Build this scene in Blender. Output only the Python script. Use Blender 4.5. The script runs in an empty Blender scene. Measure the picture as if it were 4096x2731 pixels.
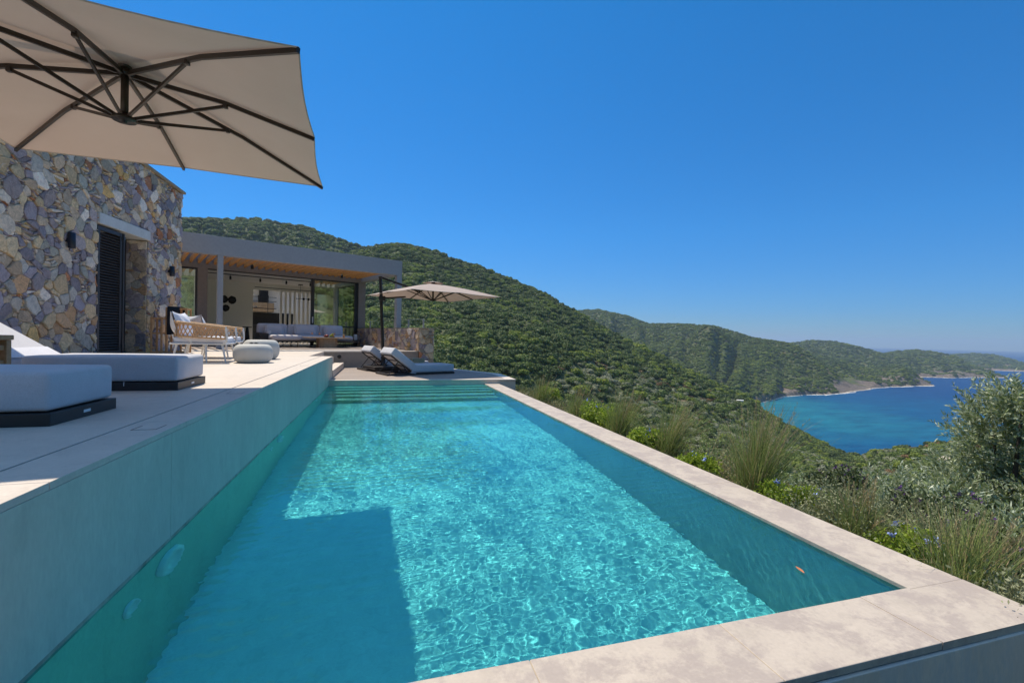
import bpy, math, random
import numpy as np
from mathutils import Matrix, Vector
sc = bpy.context.scene
COL = sc.collection
R = math.radians

# ------------------------------------------------------------------ camera
cam = bpy.data.cameras.new('camera'); cam_o = bpy.data.objects.new('camera', cam); COL.objects.link(cam_o); sc.camera = cam_o
YAW, PITCH, ROLL = 0.28239624, -0.00955097, 0.02156338
cam.sensor_width = 36; cam.lens = 1793.21 / 4096 * 36; cam.clip_start = .05; cam.clip_end = 60000
_f = Vector((math.sin(YAW) * math.cos(PITCH), math.cos(YAW) * math.cos(PITCH), math.sin(PITCH)))
_r0 = Vector((math.cos(YAW), -math.sin(YAW), 0)); _u0 = _r0.cross(_f)
_r = math.cos(ROLL) * _r0 + math.sin(ROLL) * _u0; _u = -math.sin(ROLL) * _r0 + math.cos(ROLL) * _u0
_M = Matrix((_r, _u, -_f)).transposed().to_4x4(); _M.translation = (0, 0, 1.2); cam_o.matrix_world = _M

# ------------------------------------------------------------------ sky and sun
SUN = Vector((-.222, .458, 1)).normalized()
world = bpy.data.worlds.new('World'); sc.world = world; world.use_nodes = True
wn = world.node_tree
sky = wn.nodes.new('ShaderNodeTexSky'); sky.sky_type = 'NISHITA'; sky.sun_disc = False
sky.sun_elevation = math.asin(SUN.z); sky.sun_rotation = math.atan2(SUN.x, SUN.y)
sky.altitude = 150; sky.air_density = 1.0; sky.dust_density = 0.1; sky.ozone_density = 3.5
hs = wn.nodes.new('ShaderNodeHueSaturation'); hs.inputs['Saturation'].default_value = 1.08; hs.inputs['Value'].default_value = 1.0
hs.inputs['Hue'].default_value = .493
bg = wn.nodes['Background']; bg.inputs[1].default_value = 0.15
tcw = wn.nodes.new('ShaderNodeTexCoord'); spw = wn.nodes.new('ShaderNodeSeparateXYZ'); wn.links.new(tcw.outputs['Generated'], spw.inputs[0])
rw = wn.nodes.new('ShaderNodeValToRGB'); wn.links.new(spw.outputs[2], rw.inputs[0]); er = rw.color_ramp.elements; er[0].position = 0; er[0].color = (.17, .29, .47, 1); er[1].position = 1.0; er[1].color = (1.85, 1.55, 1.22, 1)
for ps_, c_ in ((.06, (.14, .30, .52, 1)), (.22, (.11, .38, .62, 1)), (.60, (.07, .44, .68, 1)), (.70, (.9, .95, .95, 1))): e_ = er.new(ps_); e_.color = c_  # unseen top of the sky brightened and whitened to lift fill in shade
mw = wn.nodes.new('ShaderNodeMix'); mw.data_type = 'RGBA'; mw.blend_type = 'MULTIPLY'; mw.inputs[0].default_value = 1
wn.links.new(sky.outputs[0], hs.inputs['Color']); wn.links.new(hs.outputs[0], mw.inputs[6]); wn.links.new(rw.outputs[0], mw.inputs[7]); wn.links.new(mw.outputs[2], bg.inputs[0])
sl = bpy.data.lights.new('sun', 'SUN'); sl.energy = 3.7; sl.angle = R(.5); sl.color = (1, .89, .73)
sl.cycles.is_caustics_light = True
so = bpy.data.objects.new('sun', sl); COL.objects.link(so); so.rotation_euler = SUN.to_track_quat('Z', 'Y').to_euler(); so.location = SUN * 50
sc.view_settings.view_transform = 'Standard'; sc.view_settings.look = 'None'; sc.view_settings.gamma = 1
sc.view_settings.exposure = 0.50
sc.cycles.use_denoising = True
sc.cycles.caustics_refractive = True; sc.cycles.caustics_reflective = True
sc.cycles.max_bounces = 10; sc.cycles.transparent_max_bounces = 12; sc.cycles.sample_clamp_indirect = 8; sc.cycles.blur_glossy = .5

# ------------------------------------------------------------------ helpers
def tag(o, label=None, cat=None, group=None, kind=None):
    if label: o['label'] = label
    if cat: o['category'] = cat
    if group: o['group'] = group
    if kind: o['kind'] = kind
    return o
def thing(name, label, cat, loc=(0, 0, 0), rz=0, group=None):
    o = bpy.data.objects.new(name, None); COL.objects.link(o); o.location = loc; o.rotation_euler = (0, 0, rz)
    o.empty_display_size = .1
    return tag(o, label, cat, group)
def copy_tree(o, parent=None, **kw):
    c = o.copy(); COL.objects.link(c)
    if parent: c.parent = parent
    for ch in list(o.children): copy_tree(ch, c)
    return c
class MB:
    """collects geometry for one mesh"""
    def __init__(s): s.v = []; s.f = []; s.sm = []; s.n = 0; s.col = []
    def add(s, v, f, smooth=False, col=None):
        v = [tuple(map(float, p)) for p in v]
        s.v += v; s.f += [tuple(int(i) + s.n for i in q) for q in f]; s.sm += [smooth] * len(f); s.n += len(v)
        s.col += [col or (1, 1, 1)] * len(v)
        return s
    def box(s, a, b, m=None):
        x0, y0, z0 = [min(a[i], b[i]) for i in range(3)]; x1, y1, z1 = [max(a[i], b[i]) for i in range(3)]
        v = [(x, y, z) for x in (x0, x1) for y in (y0, y1) for z in (z0, z1)]
        if m: v = [m(p) for p in v]
        return s.add(v, [(0, 1, 3, 2), (4, 6, 7, 5), (0, 4, 5, 1), (2, 3, 7, 6), (0, 2, 6, 4), (1, 5, 7, 3)])
    def bbox(s, a, b, r=.01, m=None):
        """box with chamfered edges"""
        a = np.array(a, float); b = np.array(b, float); lo = np.minimum(a, b); hi = np.maximum(a, b); c = (lo + hi) / 2; h = (hi - lo) / 2
        return s.rbox(c, h, min(r, h.min() * .9), 1, m=m, smooth=False)
    def rbox(s, c, h, r, seg=3, bulge=0, m=None, smooth=True):
        h = np.array(h, float); c = np.array(c, float)
        idx = {}; V = []; F = []
        def line(k):
            e = [math.sin(math.pi / 2 * i / seg) for i in range(seg + 1)] if seg > 1 else [0, 1]
            lo = [-h[k] + r * (1 - x) for x in e[::-1]]
            mid = list(np.linspace(-h[k] + r, h[k] - r, 5 if bulge else 2))[1:-1]
            return lo + mid + [-q for q in lo[::-1]]
        Ls = [line(k) for k in range(3)]
        def vid(p):
            key = tuple(np.round(p, 5))
            if key not in idx: idx[key] = len(V); V.append(np.array(p))
            return idx[key]
        for k in range(3):
            i, j = (k + 1) % 3, (k + 2) % 3
            for sg in (-1, 1):
                for A in range(len(Ls[i]) - 1):
                    for B in range(len(Ls[j]) - 1):
                        q = []
                        for (x, y) in ((A, B), (A + 1, B), (A + 1, B + 1), (A, B + 1)):
                            p = [0, 0, 0]; p[k] = sg * h[k]; p[i] = Ls[i][x]; p[j] = Ls[j][y]; q.append(vid(p))
                        F.append(q if sg > 0 else q[::-1])
        out = []
        for p in V:
            inn = np.clip(p, -(h - r), h - r); d = p - inn; n = np.linalg.norm(d)
            q = inn + (r * d / n if n > 1e-9 else 0)
            if bulge:
                t = 1 - (p / h) ** 2
                q = q + np.array([np.sign(p[0]) * (abs(p[0]) > h[0] - r) * t[1] * t[2], np.sign(p[1]) * (abs(p[1]) > h[1] - r) * t[0] * t[2], np.sign(p[2]) * (abs(p[2]) > h[2] - r) * t[0] * t[1]]) * bulge
            q = q + c
            out.append(m(q) if m else q)
        return s.add(out, F, smooth)
    def tube(s, pts, r, n=8, smooth=True, cap=True, r2=None, flat=None):
        pts = [Vector(p) for p in pts]; V = []; F = []
        up = Vector((0, 0, 1)); prev = None
        for i, p in enumerate(pts):
            t = (pts[min(i + 1, len(pts) - 1)] - pts[max(i - 1, 0)]).normalized()
            a = up if abs(t.z) < .95 else Vector((1, 0, 0))
            if prev is not None: a = prev
            x = t.cross(a).normalized(); y = x.cross(t).normalized(); prev = y
            rr = r if r2 is None else r + (r2 - r) * i / (len(pts) - 1)
            ry = rr if flat is None else flat
            for k in range(n):
                ang = 2 * math.pi * (k + .5) / n
                V.append(p + x * math.cos(ang) * rr + y * math.sin(ang) * ry)
        for i in range(len(pts) - 1):
            for k in range(n): F.append((i * n + k, i * n + (k + 1) % n, (i + 1) * n + (k + 1) % n, (i + 1) * n + k))
        s.add(V, F, smooth)
        if cap:
            s.add(V[:n], [tuple(range(n))[::-1]]); s.add(V[-n:], [tuple(range(n))])
        return s
    def bar(s, a, b, w, h, up=(0, 0, 1), m=None):
        """rectangular bar from a to b, width w (sideways) and height h"""
        a = Vector(a); b = Vector(b); t = (b - a).normalized(); x = t.cross(Vector(up)).normalized() * w / 2; y = x.cross(t).normalized() * h / 2
        v = [a - x - y, a + x - y, a + x + y, a - x + y, b - x - y, b + x - y, b + x + y, b - x + y]
        if m: v = [m(p) for p in v]
        return s.add(v, [(0, 1, 2, 3)[::-1], (4, 5, 6, 7), (0, 4, 5, 1)[::-1], (1, 5, 6, 2)[::-1], (2, 6, 7, 3)[::-1], (3, 7, 4, 0)[::-1]][:6])
    def lathe(s, prof, c=(0, 0, 0), n=24, m=None, smooth=True):
        V = []; F = []
        for (r, z) in prof:
            for k in range(n):
                a = 2 * math.pi * k / n; p = (c[0] + r * math.cos(a), c[1] + r * math.sin(a), c[2] + z); V.append(m(p) if m else p)
        for i in range(len(prof) - 1):
            for k in range(n): F.append((i * n + k, i * n + (k + 1) % n, (i + 1) * n + (k + 1) % n, (i + 1) * n + k))
        s.add(V, F, smooth); return s
    def prism(s, poly, z0, z1, m=None):
        n = len(poly); V = [(x, y, z0) for x, y in poly] + [(x, y, z1) for x, y in poly]
        if m: V = [m(p) for p in V]
        F = [tuple(range(n))[::-1], tuple(range(n, 2 * n))] + [(i, (i + 1) % n, n + (i + 1) % n, n + i) for i in range(n)]
        return s.add(V, F)
    def build(s, name, mat, parent=None, recv=False, usecol=False):
        me = bpy.data.meshes.new(name); me.from_pydata(s.v, [], s.f)
        me.polygons.foreach_set('use_smooth', s.sm)
        if usecol:
            ca = me.color_attributes.new('tone', 'FLOAT_COLOR', 'POINT')
            ca.data.foreach_set('color', np.c_[np.array(s.col, float), np.ones(len(s.col))].ravel())
        me.materials.append(mat); me.update()
        o = bpy.data.objects.new(name, me); COL.objects.link(o)
        if parent: o.parent = parent
        if recv: o.cycles.is_caustics_receiver = True
        return o
def raw_mesh(name, V, F, mat, smooth=False, parent=None, attrs=None):
    """fast path for big numpy meshes; F is (n,k) with constant k"""
    V = np.asarray(V, np.float32); F = np.asarray(F, np.int32); me = bpy.data.meshes.new(name)
    me.vertices.add(len(V)); me.vertices.foreach_set('co', V.ravel())
    k = F.shape[1]; me.loops.add(F.size); me.loops.foreach_set('vertex_index', F.ravel())
    me.polygons.add(len(F)); me.polygons.foreach_set('loop_start', np.arange(0, F.size, k, dtype=np.int32))
    me.update(calc_edges=True)
    me.polygons.foreach_set('use_smooth', np.full(len(F), bool(smooth)))
    if attrs:
        for nm, arr in attrs.items():
            ca = me.color_attributes.new(nm, 'FLOAT_COLOR', 'POINT'); ca.data.foreach_set('color', np.asarray(arr, np.float32).ravel())
    me.materials.append(mat); me.update()
    o = bpy.data.objects.new(name, me); COL.objects.link(o)
    if parent: o.parent = parent
    return o

# ------------------------------------------------------------------ materials
class NT:
    def __init__(s, name):
        s.m = bpy.data.materials.new(name); s.m.use_nodes = True; s.t = s.m.node_tree; s.b = s.t.nodes['Principled BSDF']; s.tc = None
    def n(s, ty, **kw):
        x = s.t.nodes.new(ty)
        for k, v in kw.items():
            if k.startswith('i_'): x.inputs[k[2:].replace('_', ' ')].default_value = v
            else: setattr(x, k, v)
        return x
    def l(s, a, b): s.t.links.new(a, b)
    def co(s, scale=(1, 1, 1), kind='Object', rot=(0, 0, 0)):
        if s.tc is None: s.tc = s.n('ShaderNodeTexCoord')
        mp = s.n('ShaderNodeMapping'); mp.inputs['Scale'].default_value = scale; mp.inputs['Rotation'].default_value = rot
        s.l(s.tc.outputs[kind], mp.inputs[0]); return mp.outputs[0]
    def noise(s, scale, detail=4, rough=.55, vec=None, dist=0):
        x = s.n('ShaderNodeTexNoise'); x.inputs['Scale'].default_value = scale; x.inputs['Detail'].default_value = detail; x.inputs['Roughness'].default_value = rough
        x.inputs['Distortion'].default_value = dist
        s.l(vec if vec is not None else s.co(), x.inputs['Vector']); return x.outputs['Fac']
    def ramp(s, fac, stops, interp='LINEAR'):
        x = s.n('ShaderNodeValToRGB'); cr = x.color_ramp; cr.interpolation = interp
        while len(cr.elements) < len(stops): cr.elements.new(.5)
        for e, (p, c) in zip(cr.elements, stops): e.position = p; e.color = (*c, 1) if len(c) == 3 else c
        s.l(fac, x.inputs[0]); return x.outputs[0]
    def mix(s, a, b, f, mode='MIX'):
        x = s.n('ShaderNodeMix', data_type='RGBA', blend_type=mode)
        for v, i in ((a, 6), (b, 7), (f, 0)):
            if isinstance(v, (int, float)): x.inputs[i].default_value = v
            elif isinstance(v, tuple): x.inputs[i].default_value = (*v, 1)
            else: s.l(v, x.inputs[i])
        return x.outputs[2]
    def math(s, op, a, b=0):
        x = s.n('ShaderNodeMath', operation=op)
        for v, i in ((a, 0), (b, 1)):
            if isinstance(v, (int, float)): x.inputs[i].default_value = v
            else: s.l(v, x.inputs[i])
        return x.outputs[0]
    def bump(s, h, strength=.3, dist=.01):
        x = s.n('ShaderNodeBump'); x.inputs['Strength'].default_value = strength; x.inputs['Distance'].default_value = dist
        s.l(h, x.inputs['Height']); s.l(x.outputs[0], s.b.inputs['Normal'])
    def base(s, c): (s.l(c, s.b.inputs['Base Color']) if not isinstance(c, tuple) else setattr(s.b.inputs['Base Color'], 'default_value', (*c, 1)))
    def rough(s, v): s.b.inputs['Roughness'].default_value = v

def plain(name, c, rough=.5, metal=0, var=.12, scale=12, bump=.1, bd=.002, coat=0):
    t = NT(name); f = t.noise(scale, 5)
    t.base(t.ramp(f, [(.3, tuple(x * (1 - var) for x in c)), (.7, tuple(min(1, x * (1 + var)) for x in c))])); t.rough(rough); t.b.inputs['Metallic'].default_value = metal
    if bump: t.bump(t.noise(scale * 8, 3), bump, bd)
    return t.m
def concrete(name, c, blotch=.12, dark=None, scale=1.0, streak=False, rough=.62):
    """large porcelain/cement slabs: cloudy, with flaky pale and darker patches"""
    t = NT(name)
    v = t.co((scale, scale, scale * (.35 if streak else 1)))
    f1 = t.noise(1.6, 8, .62, v, .25); f2 = t.noise(9, 6, .65, v, .3); f3 = t.noise(60, 3, .6, v)
    lo = tuple(x * (1 - blotch) for x in c); hi = tuple(min(1, x * (1 + blotch)) for x in c)
    a = t.ramp(f1, [(.35, lo), (.65, hi)])
    b = t.ramp(f2, [(.38, tuple(x * .86 for x in c)), (.46, c), (.56, c), (.62, tuple(min(1, x * 1.1) for x in c))])
    col = t.mix(a, b, .5)
    if dark:
        m = t.ramp(t.noise(4.2, 10, .78, v, .25), [(.46, (0, 0, 0)), (.56, (1, 1, 1))]); col = t.mix(col, dark, t.math('MULTIPLY', m, .85))
    col = t.mix(col, t.ramp(f3, [(.3, (.9, .9, .9)), (.7, (1.06, 1.06, 1.06))]), .6, 'MULTIPLY')
    t.base(col); t.rough(rough); t.bump(t.mix(f2, f3, .4), .25, .003)
    return t.m
def fabric(name, c, s=300):
    t = NT(name); v = t.co()
    w = t.n('ShaderNodeTexWave', wave_type='BANDS', bands_direction='X'); w.inputs['Scale'].default_value = s; w.inputs['Distortion'].default_value = 1; t.l(v, w.inputs[0])
    w2 = t.n('ShaderNodeTexWave', wave_type='BANDS', bands_direction='Z'); w2.inputs['Scale'].default_value = s; t.l(v, w2.inputs[0])
    f = t.noise(7, 5); fine = t.noise(160, 2)
    t.base(t.mix(t.ramp(f, [(.3, tuple(x * .93 for x in c)), (.7, c)]), t.ramp(fine, [(.3, (.9, .9, .9)), (.7, (1.05, 1.05, 1.05))]), 1.0, 'MULTIPLY')); t.rough(.92)
    t.b.inputs['Sheen Weight'].default_value = .15
    t.bump(t.math('ADD', t.math('MULTIPLY', f, 6), t.math('ADD', w.outputs[1], w2.outputs[1])), .2, .002); return t.m
def wood(name, c1, c2, s=6, stretch=(1, 14, 14), rough=.55):
    t = NT(name); v = t.co(stretch); f = t.noise(s * .5, 6, .6, v, 1.2)
    t.base(t.ramp(f, [(.3, c1), (.7, c2)])); t.rough(rough); t.bump(f, .3, .003); return t.m
def foliage(name, c1, c2, rough=.6, trans=.25, spot=None, by_object=True):
    t = NT(name); oi = t.n('ShaderNodeObjectInfo')
    f = t.noise(3.1, 3); g = t.n('ShaderNodeNewGeometry')
    isl = g.outputs['Random Per Island']
    k = t.math('ADD', t.math('MULTIPLY', f, .35), t.math('MULTIPLY', isl, .4))
    if by_object: k = t.math('ADD', k, t.math('MULTIPLY', oi.outputs['Random'], .35))
    else: k = t.math('ADD', k, .15)
    col = t.ramp(k, [(.15, c1), (.85, c2)])
    if spot: col = t.mix(col, spot[0], t.math('GREATER_THAN', isl, spot[1]))
    t.base(col); t.rough(rough)
    t.b.inputs['Specular IOR Level'].default_value = .35
    if trans:
        tr = t.n('ShaderNodeBsdfTranslucent'); t.l(col, tr.inputs[0]); ms = t.n('ShaderNodeMixShader'); ms.inputs[0].default_value = trans
        out = t.t.nodes['Material Output']; t.l(t.b.outputs[0], ms.inputs[1]); t.l(tr.outputs[0], ms.inputs[2]); t.l(ms.outputs[0], out.inputs[0])
    return t.m

M = {}
M['slab'] = concrete('pale_slab', (.60, .52, .44), .07)
M['coping'] = concrete('pool_coping', (.50, .425, .345), .09, dark=(.38, .315, .27))
M['poolwall'] = concrete('pool_wall_slab', (.52, .53, .44), .14, streak=True)
M['outer'] = concrete('outer_wall_slab', (.74, .61, .49), .16, dark=(.62, .56, .50), streak=True)
M['grout'] = plain('sandy_grout', (.42, .33, .22), .9)
M['pooltile'] = concrete('pool_tile', (.73, .83, .70), .10)
M['poolside'] = concrete('pool_side_tile', (.46, .44, .39), .12, streak=True)
M['underwall'] = concrete('deck_side_tile_bounce_tint', (.46, .66, .50), .12, streak=True)  # lighter, greener colour imitates light thrown onto this wall by the pool floor
M['steptile'] = concrete('pool_step_tile', (.74, .60, .44), .08)
M['timber'] = None
t = NT('deck_boards')
A = R(-23.9)
v = t.co(rot=(0, 0, A))
sx = t.n('ShaderNodeSeparateXYZ'); t.l(v, sx.inputs[0])
board = t.math('FRACT', t.math('MULTIPLY', sx.outputs[1], 7.2)); gap = t.ramp(board, [(.0, (.25, .25, .25)), (.05, (1, 1, 1)), (.95, (1, 1, 1)), (1, (.25, .25, .25))])
bid = t.n('ShaderNodeTexWhiteNoise', noise_dimensions='1D'); t.l(t.math('FLOOR', t.math('MULTIPLY', sx.outputs[1], 7.2)), bid.inputs['W'])
col = t.mix(t.ramp(bid.outputs[0], [(0, (.27, .215, .18)), (1, (.34, .28, .24))]), t.ramp(t.noise(20, 5, .6, t.co((1, 10, 1), rot=(0, 0, A))), [(.3, (.85, .85, .85)), (.7, (1.08, 1.08, 1.08))]), 1.0, 'MULTIPLY')
t.base(t.mix(col, gap, 1.0, 'MULTIPLY')); t.rough(.7); t.bump(gap, .5, .004); M['deckboards'] = t.m
M['plaster'] = plain('grey_render_fascia', (.33, .345, .37), .8, var=.05, bump=.15)
M['plaster_dark'] = plain('brown_grey_render', (.24, .205, .18), .8, var=.08)
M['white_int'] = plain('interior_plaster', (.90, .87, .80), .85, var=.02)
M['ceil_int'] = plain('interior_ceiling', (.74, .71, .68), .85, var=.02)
M['int_floor'] = plain('interior_floor', (.55, .50, .45), .4, var=.06)
M['rafter'] = wood('rafter_wood', (.58, .22, .035), (.80, .37, .09), 5, (3, 3, 3))
M['frame'] = plain('dark_window_frame', (.035, .033, .035), .4, var=.05, bump=.03)
M['black'] = plain('matt_black', (.008, .008, .009), .6, var=.1, bump=.02)
M['umbmetal'] = plain('umbrella_bronze_metal', (.035, .026, .020), .35, .3, var=.1, bump=.02)
M['canopy'] = None
t = NT('umbrella_cloth'); f = t.noise(2, 4); ff = t.noise(400, 2)
c = t.mix(t.ramp(f, [(.3, (.46, .375, .325)), (.7, (.49, .40, .35))]), t.ramp(ff, [(.3, (.93, .93, .93)), (.7, (1.04, 1.04, 1.04))]), 1, 'MULTIPLY')
t.base(c); t.rough(.9); tr = t.n('ShaderNodeBsdfTranslucent'); t.l(t.mix(c, (.95, .80, .68), 1.0, 'MULTIPLY'), tr.inputs[0]); ms = t.n('ShaderNodeMixShader'); ms.inputs[0].default_value = .14
t.l(t.b.outputs[0], ms.inputs[1]); t.l(tr.outputs[0], ms.inputs[2]); t.l(ms.outputs[0], t.t.nodes['Material Output'].inputs[0]); M['canopy'] = t.m
M['mattress'] = fabric('sunbed_fabric', (.60, .60, .63)); M['sofafab'] = fabric('sofa_fabric', (.66, .62, .64)); M['pillow'] = fabric('white_linen', (.74, .75, .80))
M['rope'] = fabric('tan_rope', (.66, .42, .23), 90)
M['whitemetal'] = plain('white_powder_coat', (.72, .71, .69), .4, var=.04, bump=.02)
M['loungebase'] = plain('dark_sunbed_base', (.030, .025, .024), .45, var=.1)
M['teak'] = wood('teak', (.46, .22, .085), (.66, .36, .16), 8, (4, 4, 4)); M['oak'] = wood('pale_oak', (.38, .25, .14), (.55, .38, .23), 6, (3, 3, 3))
M['pouf'] = plain('cement_pouf', (.52, .51, .47), .85, var=.05, scale=6, bump=.2)
M['sidecube'] = plain('sand_side_table', (.42, .33, .19), .8)
M['white'] = plain('white_plastic', (.75, .75, .74), .4, var=.02, bump=0)
M['lamp'] = plain('dark_blue_lamp_metal', (.012, .016, .03), .35, var=.1, bump=.02)
M['lintel'] = concrete('lintel_concrete', (.58, .58, .56), .12, scale=2)
M['stonecap'] = plain('stone_coping', (.36, .29, .20), .85, var=.2, scale=5)
def glassmat(name, tint, refl=1.0):
    t = NT(name); t.t.nodes.remove(t.b); out = t.t.nodes['Material Output']
    tr = t.n('ShaderNodeBsdfTransparent'); tr.inputs[0].default_value = (*tint, 1); gl = t.n('ShaderNodeBsdfGlossy'); gl.inputs['Roughness'].default_value = 0
    lw = t.n('ShaderNodeLayerWeight'); lw.inputs[0].default_value = .5; pw = t.math('POWER', lw.outputs['Facing'], 5); ms = t.n('ShaderNodeMixShader')
    fac = t.n('ShaderNodeMath', operation='MULTIPLY_ADD'); t.l(pw, fac.inputs[0]); fac.inputs[1].default_value = .9 - refl; fac.inputs[2].default_value = refl + .02
    t.l(fac.outputs[0], ms.inputs[0]); t.l(tr.outputs[0], ms.inputs[1]); t.l(gl.outputs[0], ms.inputs[2]); t.l(ms.outputs[0], out.inputs[0]); return t.m
M['glass'] = glassmat('window_glass', (.75, .85, .72), .30); M['clearglass'] = glassmat('balustrade_glass', (.93, .96, .95), .0)
M['screen'] = plain('dark_terrace_grating', (.03, .03, .035), .5)
# natural stone: colour per stone comes from the stone itself
t = NT('schist_stone'); ca = t.n('ShaderNodeVertexColor', layer_name='tone'); v = t.co()
f = t.noise(9, 8, .7, v, 1.4); f2 = t.noise(45, 6, .7, v, .5); f3 = t.noise(4, 3, .5, v)
col = t.mix(ca.outputs[0], t.ramp(f, [(.3, (.55, .55, .58)), (.5, (1, 1, 1)), (.72, (1.45, 1.4, 1.3))]), .8, 'MULTIPLY')
col = t.mix(col, (.42, .22, .07), t.math('MULTIPLY', t.ramp(t.noise(5.5, 7, .75, v, 1.0), [(.58, (0, 0, 0)), (.68, (1, 1, 1))]), .28))
col = t.mix(col, (.55, .55, .56), t.math('MULTIPLY', t.ramp(t.noise(7, 8, .8, t.co((1, 1, 1), rot=(.6, .3, .2)), 2.5), [(.60, (0, 0, 0)), (.66, (1, 1, 1))]), .5))
col = t.mix(col, t.ramp(f2, [(.3, (.75, .75, .75)), (.7, (1.15, 1.15, 1.15))]), .8, 'MULTIPLY')
t.base(col); t.rough(.85); t.bump(t.math('ADD', f, t.math('MULTIPLY', f2, .5)), .9, .02); M['stone'] = t.m
M['mortar'] = plain('mortar_joint', (.36, .29, .21), .95, var=.3, scale=20, bump=.5, bd=.01)  # mortar's own brown, in the joints and behind the stones

# ------------------------------------------------------------------ numeric noise for terrain
def vnoise(x, y, seed=0):
    xi = np.floor(x).astype(int); yi = np.floor(y).astype(int); xf = x - xi; yf = y - yi
    def h(a, b):
        n = (a * 374761393 + b * 668265263 + seed * 1442695041) & 0x7fffffff; n = ((n ^ (n >> 13)) * 1274126177) & 0x7fffffff
        return ((n ^ (n >> 16)) & 0xffff) / 65535.
    u = xf * xf * (3 - 2 * xf); w = yf * yf * (3 - 2 * yf)
    return (h(xi, yi) * (1 - u) + h(xi + 1, yi) * u) * (1 - w) + (h(xi, yi + 1) * (1 - u) + h(xi + 1, yi + 1) * u) * w
def fbm(x, y, seed=0, oct=5):
    s = 0; a = .5
    for i in range(oct): s = s + a * vnoise(x, y, seed + i * 7); x = x * 2.03 + 11.3; y = y * 2.03 - 7.1; a *= .5
    return s
# ================================================================== POOL AND TERRACES
D = .631; S = .105                      # upper deck height, sunken deck height (coping top is 0)
PX0, PX1, PY0, PY1 = -1.164, 2.544, 1.56, 11.18
pool = thing('swimming_pool', 'long turquoise infinity pool with pale stone coping and submerged entry steps', 'swimming pool', (.7, 6.4, -1.24))
pinv = lambda o: (setattr(o, 'location', (-.7, -6.4, 1.24)), o)[1]
def pbuild(mb, name, mat, recv=True): return pinv(mb.build(name, mat, pool, recv))
pbuild(MB().box((PX0 - .2, PY0 - .3, -1.6), (PX1 + .3, PY1 + .3, -1.24)), 'pool_floor', M['pooltile'])
pbuild(MB().box((PX1, 1.242, -3.2), (2.898, PY1, -.032)), 'side_wall', M['poolside'])
pbuild(MB().box((PX0 - .2, 1.25, -3.2), (PX1, PY0, -.033)), 'near_wall', M['poolside'])
# coping slabs with open joints
g = .0009
ys = [1.56, 3.15, 4.75, 6.35, 7.95, 9.55, 11.176]
for i in range(6):
    pbuild(MB().bbox((2.53, ys[i] + g, -.03), (2.906, ys[i + 1] - g, 0), .004), 'coping_slab', M['coping'])
cx = [-1.16, -.35, .55, 1.40, 2.21]
for i in range(4): pbuild(MB().bbox((cx[i] + g, 1.242, -.031), (cx[i + 1] - g, 1.572, 0.0), .004), 'coping_slab', M['coping'])
pbuild(MB().prism([(2.21 + g, 1.242), (2.906, 1.242), (2.906, 1.56 - g), (2.53, 1.56 - g), (2.53, 1.572), (2.21 + g, 1.572)], -.031, 0), 'coping_slab', M['coping'])
pbuild(MB().box((-1.3, 1.25, -.034), (2.9, 1.565, -.0015)).box((2.54, 1.565, -.034), (2.9, PY1, -.0015)), 'grout', M['grout'])
# outer cladding slabs on the near face and the valley face
fx = [-1.16, .75, 1.495, 2.902]
for i in range(3): pbuild(MB().bbox((fx[i] + .003, 1.232, -1.7), (fx[i + 1] - .003, 1.249, -.036), .003), 'cladding_slab', M['outer'], False)
for i in range(6): pbuild(MB().bbox((2.899, ys[i] + .003 - (.32 if i == 0 else 0), -1.7), (2.91, ys[i + 1] - .003, -.036), .003), 'cladding_slab', M['outer'], False)
# submerged steps across the far end
ends = [10.86, 10.60, 10.34, 10.05, 9.74]; prev = PY1 + .02
for i, y in enumerate(ends):
    z = -.10 - .205 * i
    pbuild(MB().bbox((PX0, y, -1.26), (PX1, prev + .0, z), .006), 'step', M['steptile']); prev = y
# underwater lights on the deck wall, jets and skimmer
def wall_light(y, z, r, deep=.03):
    m = lambda p: (PX0 + .001 + p[2], y + p[0], z + p[1])
    o = pbuild(MB().lathe([(0, deep * .5), (r * .55, deep * .5), (r * .6, deep), (r * .95, deep * .8), (r, 0)], n=28, m=m), 'pool_light' if r > .1 else 'inlet_nozzle', M['pool_white'])
M['pool_white'] = plain('pool_light_rim', (.85, .85, .82), .4, var=.02, bump=0)
wall_light(3.03, -.30, .15); wall_light(5.95, -.30, .14); wall_light(2.62, -.36, .07, .015); wall_light(9.0, -.22, .10)
wall_light(5.5, -.33, .05, .012)

# ------------------------------------------------------------------ water: a real wave surface on a closed body
x0, x1, y0, y1 = PX0 - .12, PX1 + .12, PY0 - .12, PY1 + .12
nx, ny = int((x1 - x0) / .0075), int((y1 - y0) / .0075)
gx = np.linspace(x0, x1, nx); gy = np.linspace(y0, y1, ny); X, Y = np.meshgrid(gx, gy)
rng = np.random.default_rng(5); Z = np.zeros_like(X)
for i in range(120):
    lam = float(np.exp(rng.uniform(math.log(.028), math.log(.11)))); th = math.radians(96) + rng.normal(0, .75); k = 2 * math.pi / lam
    amp = .0042 * lam * (lam / .08) ** .30 * (0.5 + .5 * rng.random())
    Z += amp / 5.2 * np.sin(k * (X * math.cos(th) + Y * math.sin(th)) + rng.uniform(0, 6.3))
for i in range(22):
    lam = rng.uniform(.085, .14); th = math.radians(94) + rng.normal(0, .13); k = 2 * math.pi / lam
    Z += .00012 * np.sin(k * (X * math.cos(th) + Y * math.sin(th)) + rng.uniform(0, 6.3)) * np.clip(1.5 - Y / 6, .2, 1)
for i in range(10):
    lam = rng.uniform(.5, 1.3); th = math.radians(100) + rng.normal(0, .6); k = 2 * math.pi / lam
    Z += .0008 * np.sin(k * (X * math.cos(th) + Y * math.sin(th)) + rng.uniform(0, 6.3))
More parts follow.
